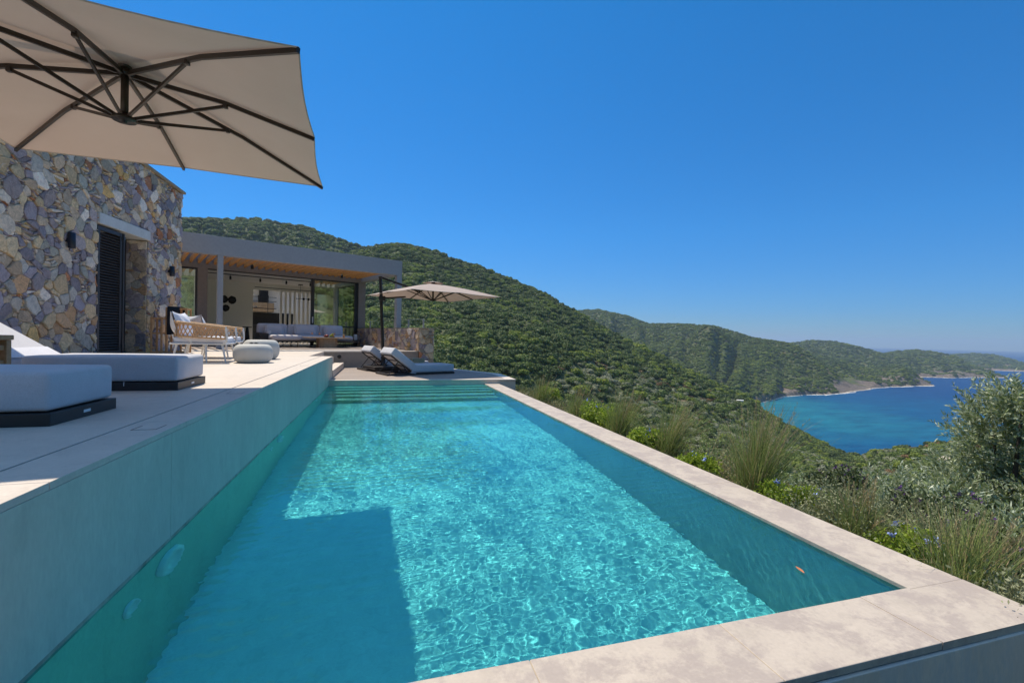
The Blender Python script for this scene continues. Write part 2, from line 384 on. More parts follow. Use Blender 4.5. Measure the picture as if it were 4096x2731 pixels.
# gusts: calm patches and livelier ones
Z *= .55 + .75 * fbm(X * .9 + 3, Y * .7, 3, 3)
Z -= .022
idx = np.arange(nx * ny).reshape(ny, nx); n0 = nx * ny
q = np.stack([idx[:-1, :-1], idx[:-1, 1:], idx[1:, 1:], idx[1:, :-1]], -1).reshape(-1, 4)
V = np.stack([X.ravel(), Y.ravel(), Z.ravel()], 1)
# skirt and bottom (hidden inside the pool's walls and floor) as quads
skirt = []; V2 = [V]; c = n0
for edge, in ((idx[0, :],), (idx[:, -1],), (idx[-1, ::-1],), (idx[::-1, 0],)):
    e = V[edge].copy(); e[:, 2] = -1.45; V2.append(e); lo = np.arange(c, c + len(edge)); c += len(edge)
    skirt.append(np.stack([edge[:-1], lo[:-1], lo[1:], edge[1:]], -1))
V2.append(np.array([[x0, y0, -1.45], [x1, y0, -1.45], [x1, y1, -1.45], [x0, y1, -1.45]])); bot = np.array([[c + 3, c + 2, c + 1, c]])
t = NT('pool_water'); t.t.nodes.remove(t.b); gl = t.n('ShaderNodeBsdfGlass'); gl.inputs['IOR'].default_value = 1.333; gl.inputs['Roughness'].default_value = 0
gl.inputs['Color'].default_value = (.39, .89, .98, 1); t.l(gl.outputs[0], t.t.nodes['Material Output'].inputs[0])
wo = raw_mesh('pool_water', np.concatenate(V2), np.concatenate([q] + skirt + [bot]), t.m, True)
wo.cycles.is_caustics_caster = True; tag(wo, kind='structure')

# ------------------------------------------------------------------ upper deck: large slabs, slot drain and skimmer lids
deck = bpy.data.objects.new('upper_deck', None); COL.objects.link(deck); tag(deck, kind='structure')
def dk(mb, name, mat, recv=False): return mb.build(name, mat, deck, recv)
dk(MB().box((-14, -3, .2), (-1.18, 11.88, D - .03)), 'deck_base', M['grout'])
xs_ = [-1.436, -2.64, -3.84, -5.04, -6.24, -7.5]; ysd = [-3 + 1.2 * i + .25 for i in range(13)] + [11.90]
ysd = [y for y in ysd if y < 11.6] + [11.90]
for j in range(len(ysd) - 1):
    for i in range(5): dk(MB().bbox((xs_[i + 1] + .0015, ysd[j] + .0015, D - .03), (xs_[i] - .0015, ysd[j + 1] - .0015, D), .002), 'paving_slab', M['slab'])
    dk(MB().bbox((-1.424, ysd[j] + .0015, D - .03), (PX0 - .001, ysd[j + 1] - .0015, D), .002), 'paving_slab', M['slab'])
dk(MB().box((-1.437, -3, D - .06), (-1.423, 11.9, D - .022)), 'slot_drain', M['black'])
for y in (3.01, 4.62, 8.4):
    dk(MB().box((-1.35, y, D + .0005), (-1.346, y + .13, D + .0015)).box((-1.23, y, D + .0005), (-1.226, y + .13, D + .0015)).box((-1.35, y, D + .0005), (-1.226, y + .004, D + .0015)), 'skimmer_lid', M['frame'])
# wall between deck and pool, made of tall slabs
ws = [-3, -1.0, 1.1, 3.05, 5.0, 6.95, 8.9, 11.18, 11.9]
for i in range(8):
    dk(MB().bbox((PX0 - .03, ws[i] + .0012, -.018), (PX0, ws[i + 1] - .0012, D - .031), .0015), 'wall_slab', M['poolwall'], True)
    if i < 7: dk(MB().box((PX0 - .03, ws[i] + .0012, -1.6), (PX0 - .0006, ws[i + 1] - .0012, -.020)), 'underwater_slab', M['underwall'], True)
dk(MB().box((PX0 - .002, 1.57, -.045), (PX0 + .0012, 11.17, -.006)), 'waterline_stain', plain('waterline_stain', (.34, .35, .28), .6, var=.5, scale=7), True)
dk(MB().box((-14, 11.0, .0), (-1.195, 11.88, D - .032)).box((-1.9, -3, -1.6), (PX0 - .031, 11.88, D - .04)), 'deck_core', M['poolside'], True)

# ------------------------------------------------------------------ house frame of reference (turned 24 degrees)
HO = Vector((.73, 18.5, 0)); HA = R(23.9); hu = Vector((math.cos(HA), math.sin(HA), 0)); hv = Vector((-math.sin(HA), math.cos(HA), 0))
def H(p): return tuple(HO + hu * float(p[0]) + hv * float(p[1]) + Vector((0, 0, float(p[2]) if len(p) > 2 else 0)))
# upper terrace in front of the house
terr = bpy.data.objects.new('upper_terrace', None); COL.objects.link(terr); tag(terr, kind='structure')
RT = -2.10
a = H((-3.62, RT, 0)); MBt = MB()
poly = [H((-3.62, RT, 0))[:2], H((-.352, RT, 0))[:2], H((-.352, 12, 0))[:2], H((-14, 12, 0))[:2], (-14, 11.902), (-1.72, 11.902)]
MB().prism(poly, -.6, D - .004).build('terrace_slab', M['slab'], terr)
MB().prism([H(p)[:2] for p in [(-3.62, RT - .012), (-.352, RT - .012), (-.352, RT + .28), (-3.62, RT + .28)]], D - .035, D).build('terrace_edge_slab', M['slab'], terr)
# shaded timber decking under the pergola
MB().prism([H(p)[:2] for p in [(-13, -.35), (-.36, -.35), (-.36, 3.6), (-13, 3.6)]], D - .003, D + .004).build('pergola_decking', M['deckboards'], terr)
MB().prism([H((-3.62, RT, 0))[:2], H((-.352, RT, 0))[:2], H((-.352, RT + .1, 0))[:2], H((-3.62, RT + .1, 0))[:2]], -.6, D - .036).build('riser_wall', M['slab'], terr)
# stairs down to the sunken deck
MB().prism([(-1.44, 11.92), (-1.15, 11.92), (-1.15, 15.16), (-1.44, 15.03)], -.2, .28).build('step', M['slab'], terr)
MB().prism([(-1.72, 11.92), (-1.442, 11.92), (-1.442, 15.02), (-1.72, 14.9)], -.2, .456).build('step', M['slab'], terr)
lv = H((-.99, RT, 0))
v0 = Vector((-1.29, 15.08, .47)); 
MB().lathe([(0, -.012), (.062, -.012), (.062, .02)], n=24, m=lambda p: tuple(v0 + hu * p[0] + Vector((0, 0, 1)) * p[1] + hv * p[2] * 1 - hv * .035)).build('round_vent', M['black'], terr)
# sunken deck
sunk = bpy.data.objects.new('sunken_deck', None); COL.objects.link(sunk); tag(sunk, kind='structure')
outer = [(-1.16, 11.18), (3.36, 11.18), (3.40, 12.95), (2.36, 14.85), (1.9, 16.6), (-1.9, 16.6), (-1.9, 11.18)]
MB().prism(outer, -3.0, S - .03).build('deck_core', M['outer'], sunk, True)
MB().prism([(-1.163, 11.165), (3.375, 11.165), (3.415, 12.96), (2.37, 14.88), (1.9, 16.6), (-1.3, 16.0), (-1.3, 11.2)], S - .03, S).build('stone_border', M['slab'], sunk)
MB().prism([(-1.05, 11.36), (3.12, 11.40), (3.14, 12.88), (2.14, 14.72), (1.7, 16.3), (-1.149, 15.3), (-1.149, 11.36)], S - .004, S + .004).build('timber_boards', M['deckboards'], sunk)
MB().box((PX0, 11.172, -.8), (2.9, 11.182, S - .031)).build('pool_end_face', M['outer'], sunk, True)

# ================================================================== STONE WALLS
def clip(poly, nx_, ny_, c):
    """keep points with nx*x+ny*y <= c"""
    out = []; n = len(poly)
    for i in range(n):
        p = poly[i]; q = poly[(i + 1) % n]; dp = nx_ * p[0] + ny_ * p[1] - c; dq = nx_ * q[0] + ny_ * q[1] - c
        if dp <= 0: out.append(p)
        if (dp < 0 < dq) or (dq < 0 < dp): k = dp / (dp - dq); out.append((p[0] + (q[0] - p[0]) * k, p[1] + (q[1] - p[1]) * k))
    return out
TONES = [((.235, .215, .245), 5), ((.29, .26, .295), 5), ((.34, .30, .31), 3), ((.46, .37, .27), 5), ((.54, .42, .26), 4.5), ((.50, .32, .18), 2.0), ((.40, .18, .09), .9), ((.42, .40, .36), 3), ((.56, .50, .42), 3), ((.31, .31, .27), 2.2), ((.66, .60, .53), 1.6), ((.56, .37, .15), .7)]
TW = np.array([w for _, w in TONES]); TW = TW / TW.sum()
def stone_face(w, h, m, seed=0, hole=None, big=.13, top=None, quoins=(), depth=.06):
    """random-rubble facing: angular stones from a weighted cell diagram, a third of the cells split into thin stacked chips; m maps (x, z, out) to 3-D"""
    rg = np.random.default_rng(seed); P = np.zeros((0, 2)); Rr = np.zeros(0); An = np.zeros(0)
    for r_ in (big * 1.35, big * 1.0, big * .74, big * .5):
        for _ in range(int(w * h / (r_ * r_) * (.30 if r_ > big * 1.2 else .8 if r_ > big * .9 else 2.2))):
            x, y = rg.uniform(-.05, w + .05), rg.uniform(-.05, h + .05); r = r_ * rg.uniform(.9, 1.1)
            if len(P):
                d = np.hypot(P[:, 0] - x, P[:, 1] - y)
                if np.any(d < (Rr + r) * .80): continue
            P = np.vstack([P, (x, y)]); Rr = np.append(Rr, r)
    mb = MB()
    ph_ = rg.uniform(0, 6.28, 6)
    def warp(A_):
        x, y = A_[:, 0], A_[:, 1]; e_ = np.minimum(1, np.minimum(np.minimum(x, w - x), np.minimum(y, h - y)) / .12).clip(0, 1)
        if hole: e_ = e_ * np.where((x > hole[0] - .15) & (x < hole[1] + .15) & (y < hole[2] + .15), 0, 1)
        dx = .035 * np.sin(9 * y + 5 * x + ph_[0]) + .022 * np.sin(21 * y - 9 * x + ph_[1]); dy = .030 * np.sin(8 * x - 6 * y + ph_[2]) + .02 * np.sin(19 * x + 12 * y + ph_[3])
        return A_ + np.c_[dx * e_, dy * e_]
    def emit(poly, chip):
        A_ = warp(np.array(poly)); cen = A_.mean(0); area = .5 * abs(np.dot(A_[:, 0], np.roll(A_[:, 1], 1)) - np.dot(A_[:, 1], np.roll(A_[:, 0], 1)))
        if area < .00025: return
        nx1 = np.roll(A_, -1, 0); e_ = np.hypot(*(nx1 - A_).T); c1 = np.minimum(.18, .013 / np.maximum(e_, 1e-4))[:, None]
        B_ = np.empty((len(A_) * 3, 2)); B_[0::3] = A_ * (1 - c1) + nx1 * c1; B_[1::3] = (A_ + nx1) / 2 + rg.normal(0, .10 * (.25 if chip else 1), A_.shape) * e_[:, None] * .35; B_[2::3] = A_ * c1 + nx1 * (1 - c1)
        dist = np.hypot(*(B_ - cen).T)[:, None]; B_ = cen + (B_ - cen) * (1 - .0032 / np.maximum(dist, .012)); B_ += rg.normal(0, .0022 if not chip else .001, B_.shape)
        hgt = depth * (rg.uniform(.5, 1.0) if not chip else rg.uniform(.35, .95)); tilt = rg.normal(0, .09, 2); n_ = len(B_); C_ = cen + (B_ - cen) * (1 - min(.012, .16 * math.sqrt(area)) / np.maximum(dist, .012))
        k = rg.choice(len(TONES), p=TW); tone = np.array(TONES[k][0]) * rg.uniform(.8, 1.25) * np.array([1.27, 1.19, 1.13])
        pl = lambda x, y: (x - cen[0]) * tilt[0] + (y - cen[1]) * tilt[1]
        Vv = [m(x, y, 0) for x, y in B_] + [m(x, y, hgt * .8 + pl(x, y)) for x, y in B_] + [m(x, y, hgt + rg.normal(0, .0015) + pl(x, y)) for x, y in C_] + [m(cen[0], cen[1], hgt + rg.normal(.002, .004))]
        F_ = []
        for a_ in range(n_):
            b_ = (a_ + 1) % n_; F_ += [(a_, b_, n_ + b_, n_ + a_), (n_ + a_, n_ + b_, 2 * n_ + b_, 2 * n_ + a_), (2 * n_ + a_, 2 * n_ + b_, 3 * n_)]
        mb.add(Vv, F_, False, tuple(tone))
    for i in range(len(P)):
        px, py = P[i]; near = np.where(np.hypot(P[:, 0] - px, P[:, 1] - py) < Rr[i] + Rr + .3)[0]
        poly = [(0, 0), (w, 0), (w, h), (0, h)]
        if top: poly = [(0, 0), (w, 0), (w, top(w)), (0, top(0))]
        for k in range(8): a_ = k * math.pi / 4 + .3; poly = clip(poly, math.cos(a_), math.sin(a_), px * math.cos(a_) + py * math.sin(a_) + Rr[i] * 1.9 + .05)
        for j in near:
            if j == i or len(poly) < 3: continue
            qx, qy = P[j]; poly = clip(poly, 2 * (qx - px), 2 * (qy - py), (qx * qx + qy * qy - Rr[j] ** 2) - (px * px + py * py - Rr[i] ** 2))
        if hole and len(poly) >= 3:
            hx0, hx1, hz1 = hole
            if not (max(p[0] for p in poly) <= hx0 or min(p[0] for p in poly) >= hx1 or min(p[1] for p in poly) >= hz1):
                if py > hz1 - .02: poly = clip(poly, 0, -1, -hz1)
                elif px < (hx0 + hx1) / 2: poly = clip(poly, 1, 0, hx0)
                else: poly = clip(poly, -1, 0, -hx1)
        if len(poly) < 3: continue
        if Rr[i] > big * .68 and rg.random() > .14: emit(poly, False); continue
        # thin chips: cut into near-horizontal layers, some cut once more
        y0_ = min(p[1] for p in poly); y1_ = max(p[1] for p in poly); sl_ = rg.normal(0, .10); y = y0_
        if y1_ - y0_ < .06: emit(poly, True); continue
        while y < y1_:
            y2 = y + rg.uniform(.028, .062); pc = clip(clip(poly, sl_, 1, y2 + sl_ * px), -sl_, -1, -y - sl_ * px); y = y2
            if len(pc) < 3: continue
            wd_ = max(p[0] for p in pc) - min(p[0] for p in pc)
            if wd_ > .13 and rg.random() < .6:
                xm = min(p[0] for p in pc) + wd_ * rg.uniform(.3, .7); sk_ = rg.normal(0, .4)
                for s_ in (1, -1):
                    q_ = clip(pc, s_, s_ * sk_, s_ * (xm + sk_ * y))
                    if len(q_) >= 3: emit(q_, True)
            else: emit(pc, True)
    return mb

# ---- stone building on the left (wall almost parallel to the pool)
WA = Vector((-5.37, 14.4, 0)); wd = Vector((-math.sin(R(4)), -math.cos(R(4)), 0)); wo_ = Vector((wd.y * -1, wd.x, 0)); wo_ = Vector((math.cos(R(4)), -math.sin(R(4)), 0))
hb = thing('stone_house', 'rustic multicoloured stone house with a tall shuttered doorway beside the deck', 'house', (0, 0, 0))
def Wp(x, z, o): return tuple(WA + wd * x + wo_ * o + Vector((0, 0, z)))
WL = 8.2; topz = lambda x: 4.30 + .062 * min(x, 99)
dl0, dl1 = 1.56, 3.32       # door opening along the wall, door head height above the deck
f = stone_face(WL, 5.0, lambda x, z, o: Wp(x, z + D, o), 4, big=.108, hole=(dl0, dl1, 2.70), top=topz)
f.build('stone_facing', M['stone'], hb, usecol=True)
b = MB()
for (xa, xb, za, zb) in ((0, dl0, 0, 0), (dl1, WL, 0, 0)):
    b.add([Wp(xa, 0, .012), Wp(xb, 0, .012), Wp(xb, D + topz(xb), .012), Wp(xa, D + topz(xa), .012), Wp(xa, 0, -.55), Wp(xb, 0, -.55), Wp(xb, D + topz(xb), -.55), Wp(xa, D + topz(xa), -.55)], [(3, 2, 1, 0), (4, 5, 6, 7), (0, 1, 5, 4), (2, 3, 7, 6), (1, 2, 6, 5), (3, 0, 4, 7)])
b.add([Wp(dl0, D + 2.9, .012), Wp(dl1, D + 2.9, .012), Wp(dl1, D + topz(dl1), .012), Wp(dl0, D + topz(dl0), .012), Wp(dl0, D + 2.9, -.55), Wp(dl1, D + 2.9, -.55), Wp(dl1, D + topz(dl1), -.55), Wp(dl0, D + topz(dl0), -.55)], [(3, 2, 1, 0), (4, 5, 6, 7), (0, 1, 5, 4), (2, 3, 7, 6), (1, 2, 6, 5), (3, 0, 4, 7)])
b.build('wall_core', M['mortar'], hb)
# far gable return, roof coping
f = stone_face(4.0, 4.7, lambda x, z, o: tuple(Vector(Wp(0, z + D, 0)) - wo_ * x - wd * o), 9, top=lambda x: 4.3 + .03 * x)
f.build('gable_facing', M['stone'], hb, usecol=True)
b = MB()
b.bar(Wp(-.06, D + topz(0) + .03, -.24), Wp(WL, D + topz(WL) + .03, -.24), .68, .06); b.build('roof_coping', M['stonecap'], hb)
# lintel, stone jamb, shutter, sliding door
MB().bbox((dl0 - .02, 2.70, -.5), (dl1 + .0, 2.92, .075), .008, m=lambda p: Wp(p[0], p[1] + D, p[2])).build('lintel', M['lintel'], hb)
jf = stone_face(.52, 2.68, lambda x, z, o: tuple(Vector(Wp(dl0 + o * .4, z + D, .01 - x))), 12, big=.11); jf.build('door_jamb', M['stone'], hb, usecol=True)
sh = MB(); zz0, zz1 = .02, 2.66
def Wm(p): return Wp(p[0], p[1] + D, p[2])
sx0, sx1 = 2.52, 3.30
sh.bbox((sx0, zz0, -.04), (sx0 + .07, zz1, .03), .004, m=Wm); sh.bbox((sx1 - .07, zz0, -.04), (sx1, zz1, .03), .004, m=Wm); sh.box((sx0 + .07, zz1 - .08, -.035), (sx1 - .07, zz1, .025), m=Wm); sh.box((sx0 + .07, zz0, -.035), (sx1 - .07, zz0 + .08, .025), m=Wm)
n_ = 42
for i in range(n_):
    z = zz0 + .1 + (zz1 - zz0 - .2) * (i + .5) / n_
    sh.add([Wm((xx, z + dz, oo)) for xx in (sx0 + .07, sx1 - .07) for (dz, oo) in ((-.020, .018), (-.014, .021), (.020, -.018), (.014, -.021))], [(0, 1, 2, 3), (7, 6, 5, 4), (0, 4, 5, 1), (1, 5, 6, 2), (2, 6, 7, 3), (3, 7, 4, 0)])
shm = plain('shutter_metal', (.040, .036, .038), .45, var=.06, bump=.03)
s1 = sh.build('louvred_shutter', shm, hb)
# second leaf folded square to the wall
s2 = MB().bbox((sx0 - .045, zz0, -.62), (sx0 - .005, zz1, .05), .004, m=Wm).build('folded_shutter_leaf', shm, hb)
for z in (.15, 1.3, 2.5): MB().bbox((sx0 - .055, z, .03), (sx0 + .015, z + .09, .062), .004, m=Wm).build('hinge', M['frame'], s1)
dr = MB()
for k in range(3): dr.bbox((1.60 + k * .12, zz0, -.50 + .035 * k), (1.66 + k * .12, zz1 + .02, -.40 + .03 * k), .003, m=Wm)
dr.build('sliding_door_frame', M['frame'], hb)
MB().bbox((2.16, 1.02, -.30), (2.19, 1.2, -.26), .004, m=Wm).build('door_handle', M['white'], hb)
MB().box((1.6, 0, -.66), (3.34, 2.72, -.60), m=Wm).build('door_panel', M['black'], hb)
# wall lamps
def walllamp(y, z0, z1, label):
    # y along pool; find x along the wall
    x = (14.4 - y) / math.cos(R(4)); c = Vector(Wp(x, 0, .11)); o = thing('wall_lamp', label, 'wall lamp', tuple(c + Vector((0, 0, z0))))
    MB().lathe([(0, 0), (.052, 0), (.056, .004), (.056, z1 - z0 - .004), (.052, z1 - z0), (0, z1 - z0)], n=24).build('cylinder_shade', M['lamp'], o)
    MB().bbox((-.10, -.035, (z1 - z0) * .38), (-.045, .035, (z1 - z0) * .62), .004).build('bracket', M['lamp'], o)
walllamp(10.28, 2.67, 2.96, 'dark cylindrical wall lamp left of the louvred shutter')
walllamp(13.78, 2.60, 2.86, 'dark cylindrical wall lamp between the doorway and the house corner')

# ---- low parapet wall by the sunken deck
pw = thing('stone_parapet', 'low wall of violet and brown rubble stone beside the sunken deck', 'wall', (0, 0, 0))
ps0, ps1, pt0, pt1 = -.35, .25, RT - .05, 3.66
def face(wd_, h_, mp, seed): stone_face(wd_, h_, mp, seed, big=.12, depth=.035).build('stone_facing', M['stone'], pw, usecol=True)
face(pt1 - pt0, .80, lambda x, z, o: H((ps0 - o, pt1 - x, D + z)), 21)
face(ps1 - ps0, 1.33, lambda x, z, o: H((ps0 + x, pt0 - o, S + z)), 22)
MB().box((ps0 + .012, pt0 + .012, -1), (ps1 - .01, pt1, 1.43), m=H).build('wall_core', M['mortar'], pw)
MB().bbox((ps0 - .02, pt0 - .02, 1.43), (ps1 + .02, pt1, 1.465), .006, m=H).build('coping_slab', M['stonecap'], pw)
q_ = Vector(H((ps0 - .045, .62, 1.02)))
sk = thing('socket_box', 'small white outdoor socket on the stone parapet', 'socket', tuple(q_), HA); MB().bbox((-.012, -.06, -.045), (.012, .06, .045), .004).build('socket_plate', M['white'], sk); MB().bbox((-.018, -.03, -.02), (-.011, .03, .02), .003).build('socket_cover', M['frame'], sk)
# glass balustrade on the parapet
gb = thing('glass_balustrade', 'clear glass balustrade with slim grey posts on top of the stone parapet', 'balustrade', (0, 0, 0))
tp = [-1.55, -.35, .9, 2.2, 3.45]
for tt in tp: MB().bbox((.12, tt - .025, 1.465), (.17, tt + .025, 1.80), .004, m=H).build('post', M['plaster'], gb)
for i in range(4): MB().box((.139, tp[i] + .03, 1.49), (.149, tp[i + 1] - .03, 1.79), m=H).build('glass_pane', M['clearglass'], gb)
MB().box((.13, tp[0], 1.801), (.16, tp[-1], 1.815), m=H).build('top_rail', M['plaster'], gb)
# ================================================================== MODERN HOUSE WITH PERGOLA
hs_ = thing('pergola_house', 'modern single-storey house with dark grey fascia and timber-slatted pergola', 'house', (0, 0, 0))
def hb_(name, mat, *boxes, r=0, parent=hs_):
    b = MB()
    for (p, q) in boxes: (b.bbox(p, q, r, m=H) if r else b.box(p, q, m=H))
    return b.build(name, mat, parent)
FT = 3.68
hb_('fascia', M['plaster'], ((-10, 0, 3.56), (0, .22, 4.14)), r=.006)
hb_('side_fascia', M['plaster'], ((-.22, .223, 3.56), (0, FT, 4.138)))
hb_('post', M['plaster'], ((-6.21, .002, D + .004), (-6.06, .20, 3.558)), r=.004)
hb_('post', M['plaster'], ((-.21, .002, 1.466), (-.002, .20, 3.558)), r=.004)
for i in range(38):
    s_ = -.42 - .248 * i
    hb_('rafter', M['rafter'], ((s_ - .035, .222, 3.70), (s_ + .035, FT - .002, 3.86)))
hb_('facade_beam', M['plaster_dark'], ((-10, FT, 3.535), (-.001, FT + .35, 4.13)))
hb_('corner_column', M['plaster_dark'], ((-.33, FT + .001, D), (-.001, FT + .4, 3.534)), r=.004)
hb_('clad_column', M['plaster_dark'], ((-6.40, FT + .001, D), (-6.09, FT + .3, 3.534)), r=.004)
hb_('clad_column', M['plaster_dark'], ((-9.9, FT + .001, D), (-7.3, FT + .3, 3.534)))
hb_('downpipe_slot', M['black'], ((-.45, FT + .02, D), (-.34, FT + .3, 3.534)))
hb_('roof', M['plaster'], ((-10, FT + .352, 3.72), (-.003, 8.6, 4.10)), ((-10, 10.4, 3.72), (-.003, 12, 4.10)))  # gap over the kitchen is an added, unseen skylight to brighten the inside
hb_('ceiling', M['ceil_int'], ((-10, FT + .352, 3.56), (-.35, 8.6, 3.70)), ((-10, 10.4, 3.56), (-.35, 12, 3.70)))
hb_('interior_floor', M['int_floor'], ((-10, FT + .1, D - .05), (-.1, 12, D + .006)))
hb_('side_wall', M['white_int'], ((-.33, FT + 2.6, D), (-.12, 12, 3.56)))
hb_('kitchen_back_wall', M['white_int'], ((-10, 11.0, D), (-.33, 11.2, 3.56)))
hb_('left_inner_wall', M['white_int'], ((-6.40, FT + .4, D), (-6.25, 8, 3.56)))
hb_('partition_wall', M['white_int'], ((-6.25, 8.0, D), (-3.82, 8.15, 3.56)), ((-3.82, 8.0, 3.24), (-.33, 8.15, 3.56)))
for i in range(9):
    s_ = -2.62 + .211 * i
    hb_('partition_slat', M['white_int'], ((s_, 8.01, D), (s_ + .085, 8.12, 3.239)))
hb_('recessed_track', M['black'], ((-3.76, 7.985, 3.345), (-.9, 8.0, 3.372)))
# left window
w1 = hb_('window', M['frame'], ((-7.28, FT + .02, 3.46), (-6.41, FT + .1, 3.53)), ((-6.47, FT + .02, D + .02), (-6.41, FT + .1, 3.459)), ((-7.28, FT + .02, D + .02), (-7.22, FT + .1, 3.459)), ((-7.22, FT + .02, D + .02), (-6.47, FT + .1, D + .1)))
hb_('pane', M['glass'], ((-7.22, FT + .05, D + .1), (-6.47, FT + .062, 3.46)), parent=w1)
hb_('window_handle', M['white'], ((-6.46, FT - .03, 1.62), (-6.43, FT + .018, 1.76)), parent=w1)
# sliding glass wall right
w2 = hb_('sliding_window', M['frame'], ((-2.38, FT + .02, D + .02), (-2.25, FT + .12, 3.53)), ((-2.25, FT + .02, 3.48), (-.46, FT + .12, 3.53)), ((-.50, FT + .02, D + .02), (-.455, FT + .12, 3.479)), ((-2.25, FT + .02, D + .02), (-.50, FT + .12, D + .09)), ((-2.25, FT + .04, 1.47), (-.5, FT + .1, 1.53)))
hb_('pane', M['glass'], ((-2.25, FT + .06, D + .09), (-.5, FT + .072, 1.469)), ((-2.25, FT + .06, 1.531), (-.5, FT + .072, 3.479)), parent=w2)
hb_('door_handle', M['white'], ((-2.34, FT - .02, 1.62), (-2.30, FT + .018, 1.9)), parent=w2)
hb_('head_track', M['frame'], ((-6.09, FT + .04, 3.50), (-2.38, FT + .16, 3.534)))
# side window looking to the hill
w3 = hb_('side_window', M['frame'], ((-.40, FT + .45, 3.42), (-.33, FT + 2.6, 3.50)), ((-.40, FT + .40, D), (-.33, FT + .46, 3.5)), ((-.40, FT + 2.53, D), (-.33, FT + 2.6, 3.42)))
hb_('pane', M['glass'], ((-.37, FT + .46, D), (-.36, FT + 2.53, 3.42)), parent=w3)
# light switches
for s_ in (-4.33, -4.20): hb_('light_switch', M['white_int'], ((s_, 7.985, 1.72), (s_ + .07, 7.999, 1.98)))
# ---- kitchen seen through the opening
kt = thing('kitchen_counter', 'black kitchen counter and backsplash seen through the open house front', 'kitchen', H((-3.2, 10.5, D)), HA)
MB().bbox((-1.6, -.4, 0), (2.0, .45, .92), .01).build('counter', M['black'], kt); MB().box((-1.6, .43, .95), (2.0, .46, 1.62)).build('backsplash', M['black'], kt)
MB().bbox((-1.6, -.42, .922), (2.0, .45, .95), .003).build('worktop', M['frame'], kt)
ku = thing('kitchen_cupboard', 'oak wall cupboard above the black kitchen counter', 'cupboard', H((-2.9, 10.75, 2.28)), HA)
MB().bbox((-.55, -.2, 0), (.55, .2, .5), .004).build('cabinet_box', M['oak'], ku); MB().bbox((-.54, -.222, .01), (-.005, -.202, .49), .003).build('cabinet_door', M['oak'], ku); MB().bbox((.005, -.222, .01), (.54, -.202, .49), .003).build('cabinet_door', M['oak'], ku)
ex = thing('extractor_hood', 'black box extractor hood above the oak cupboard', 'extractor hood', H((-2.85, 10.72, 2.80)), HA); MB().bbox((-.22, -.2, 0), (.22, .2, .38), .005).build('hood_box', M['black'], ex); MB().bbox((-.18, -.16, .38), (.18, .16, .75), .005).build('duct', M['black'], ex)
kr = thing('hanging_shelf', 'thin black metal hanging shelf in the kitchen opening', 'shelf', H((-3.35, 9.6, 0)), HA)
for s_, t_ in ((-.55, 0), (-.55, .25), (-.3, 0), (.5, 0)): MB().box((s_ - .012, t_, 2.18), (s_ + .012, t_ + .02, 3.5)).build('upright', M['black'], kr)
for z in (2.42, 2.78, 3.0): MB().box((-.56, -.02, z), (.9, .28 if z < 2.5 else .01, z + .022)).build('shelf_board' if z < 2.5 else 'rail', M['black'], kr)
bw = MB().lathe([(0, 0), (.16, .01), (.2, .07), (.19, .07), (.15, .02), (0, .015)], n=24).build('steel_bowl', plain('steel', (.5, .5, .5), .25, 1, bump=0), None); bw.location = H((-3.5, 9.72, 2.443)); tag(bw, 'shallow steel bowl on the hanging kitchen shelf', 'bowl')
# black mural discs
for k, (s_, z_, r_) in enumerate(((-5.02, 2.68, .17), (-4.68, 2.66, .17), (-4.93, 2.27, .145))):
    rg = random.Random(k + 3); pr_ = []
    n_ = 26; poly = [(math.cos(2 * math.pi * i / n_) * r_ * (1 + rg.uniform(-.09, .09)), math.sin(2 * math.pi * i / n_) * r_ * (1.08 + rg.uniform(-.1, .1))) for i in range(n_)]
    lab = ['black uneven wall disc partly hidden behind the pergola post', 'black ragged wall disc, the upper right one of three', 'black wall disc, the lower one of three on the white wall'][k]
    o = thing('wall_art_disc', lab, 'wall decoration', H((s_, 7.97, z_)), HA, 'black discs on the living room wall')
    MB().prism(poly, 0, .03, m=lambda p: (p[0], -p[2] + .03 - .005, p[1])).build('carved_disc', M['black'], o)
    MB().lathe([(0, 0), (r_ * .3, .004), (r_ * .62, .012), (r_ * .66, 0)], n=20, m=lambda p: (p[0], -.006 - p[2], p[1])).build('rim', M['lamp'], o)
# track light inside, smoke detector, pendant, pergola spots
tl = thing('track_light', 'black ceiling track with four spot heads in the living room', 'track light', H((-3.8, 5.2, 3.5)), HA)
MB().box((-2.3, -.015, .03), (2.0, .015, .058)).build('track_rail', M['black'], tl)
for s_ in (-1.35, -.25, .78, 1.8):
    o = MB().lathe([(0, -.16), (.035, -.16), (.038, -.155), (.038, -.03), (.03, -.02), (0, -.02)], n=16).build('spot_head', M['black'], tl); o.location = (s_, 0, 0); MB().tube([(0, 0, -.02), (0, 0, .03)], .008).build('stem', M['black'], o)
sd_ = MB().lathe([(0, -.035), (.04, -.035), (.055, -.015), (.055, 0)], n=20).build('smoke_detector', M['white'], None); sd_.location = H((-2.9, 6.3, 3.56)); tag(sd_, 'small white smoke detector on the living room ceiling', 'smoke detector')
pd = thing('pendant_lamp', 'thin black bar pendant lamp with three globes in front of the slatted partition', 'pendant lamp', H((-1.95, 7.0, 2.86)), HA)
MB().bbox((-.1, -.05, .66), (.1, .05, .70), .004).build('ceiling_rose', M['black'], pd); MB().tube([(0, 0, .02), (0, 0, .66)], .006).build('cable', M['black'], pd); MB().tube([(-.2, 0, 0), (.75, 0, 0)], .011).build('bar', M['black'], pd)
for s_ in (.15, .38, .68): MB().lathe([(0, -.06), (.03, -.052), (.052, -.03), (.06, 0), (.052, .03), (.03, .052), (0, .06)], (s_, 0, 0), n=16).build('globe', M['black'], pd)
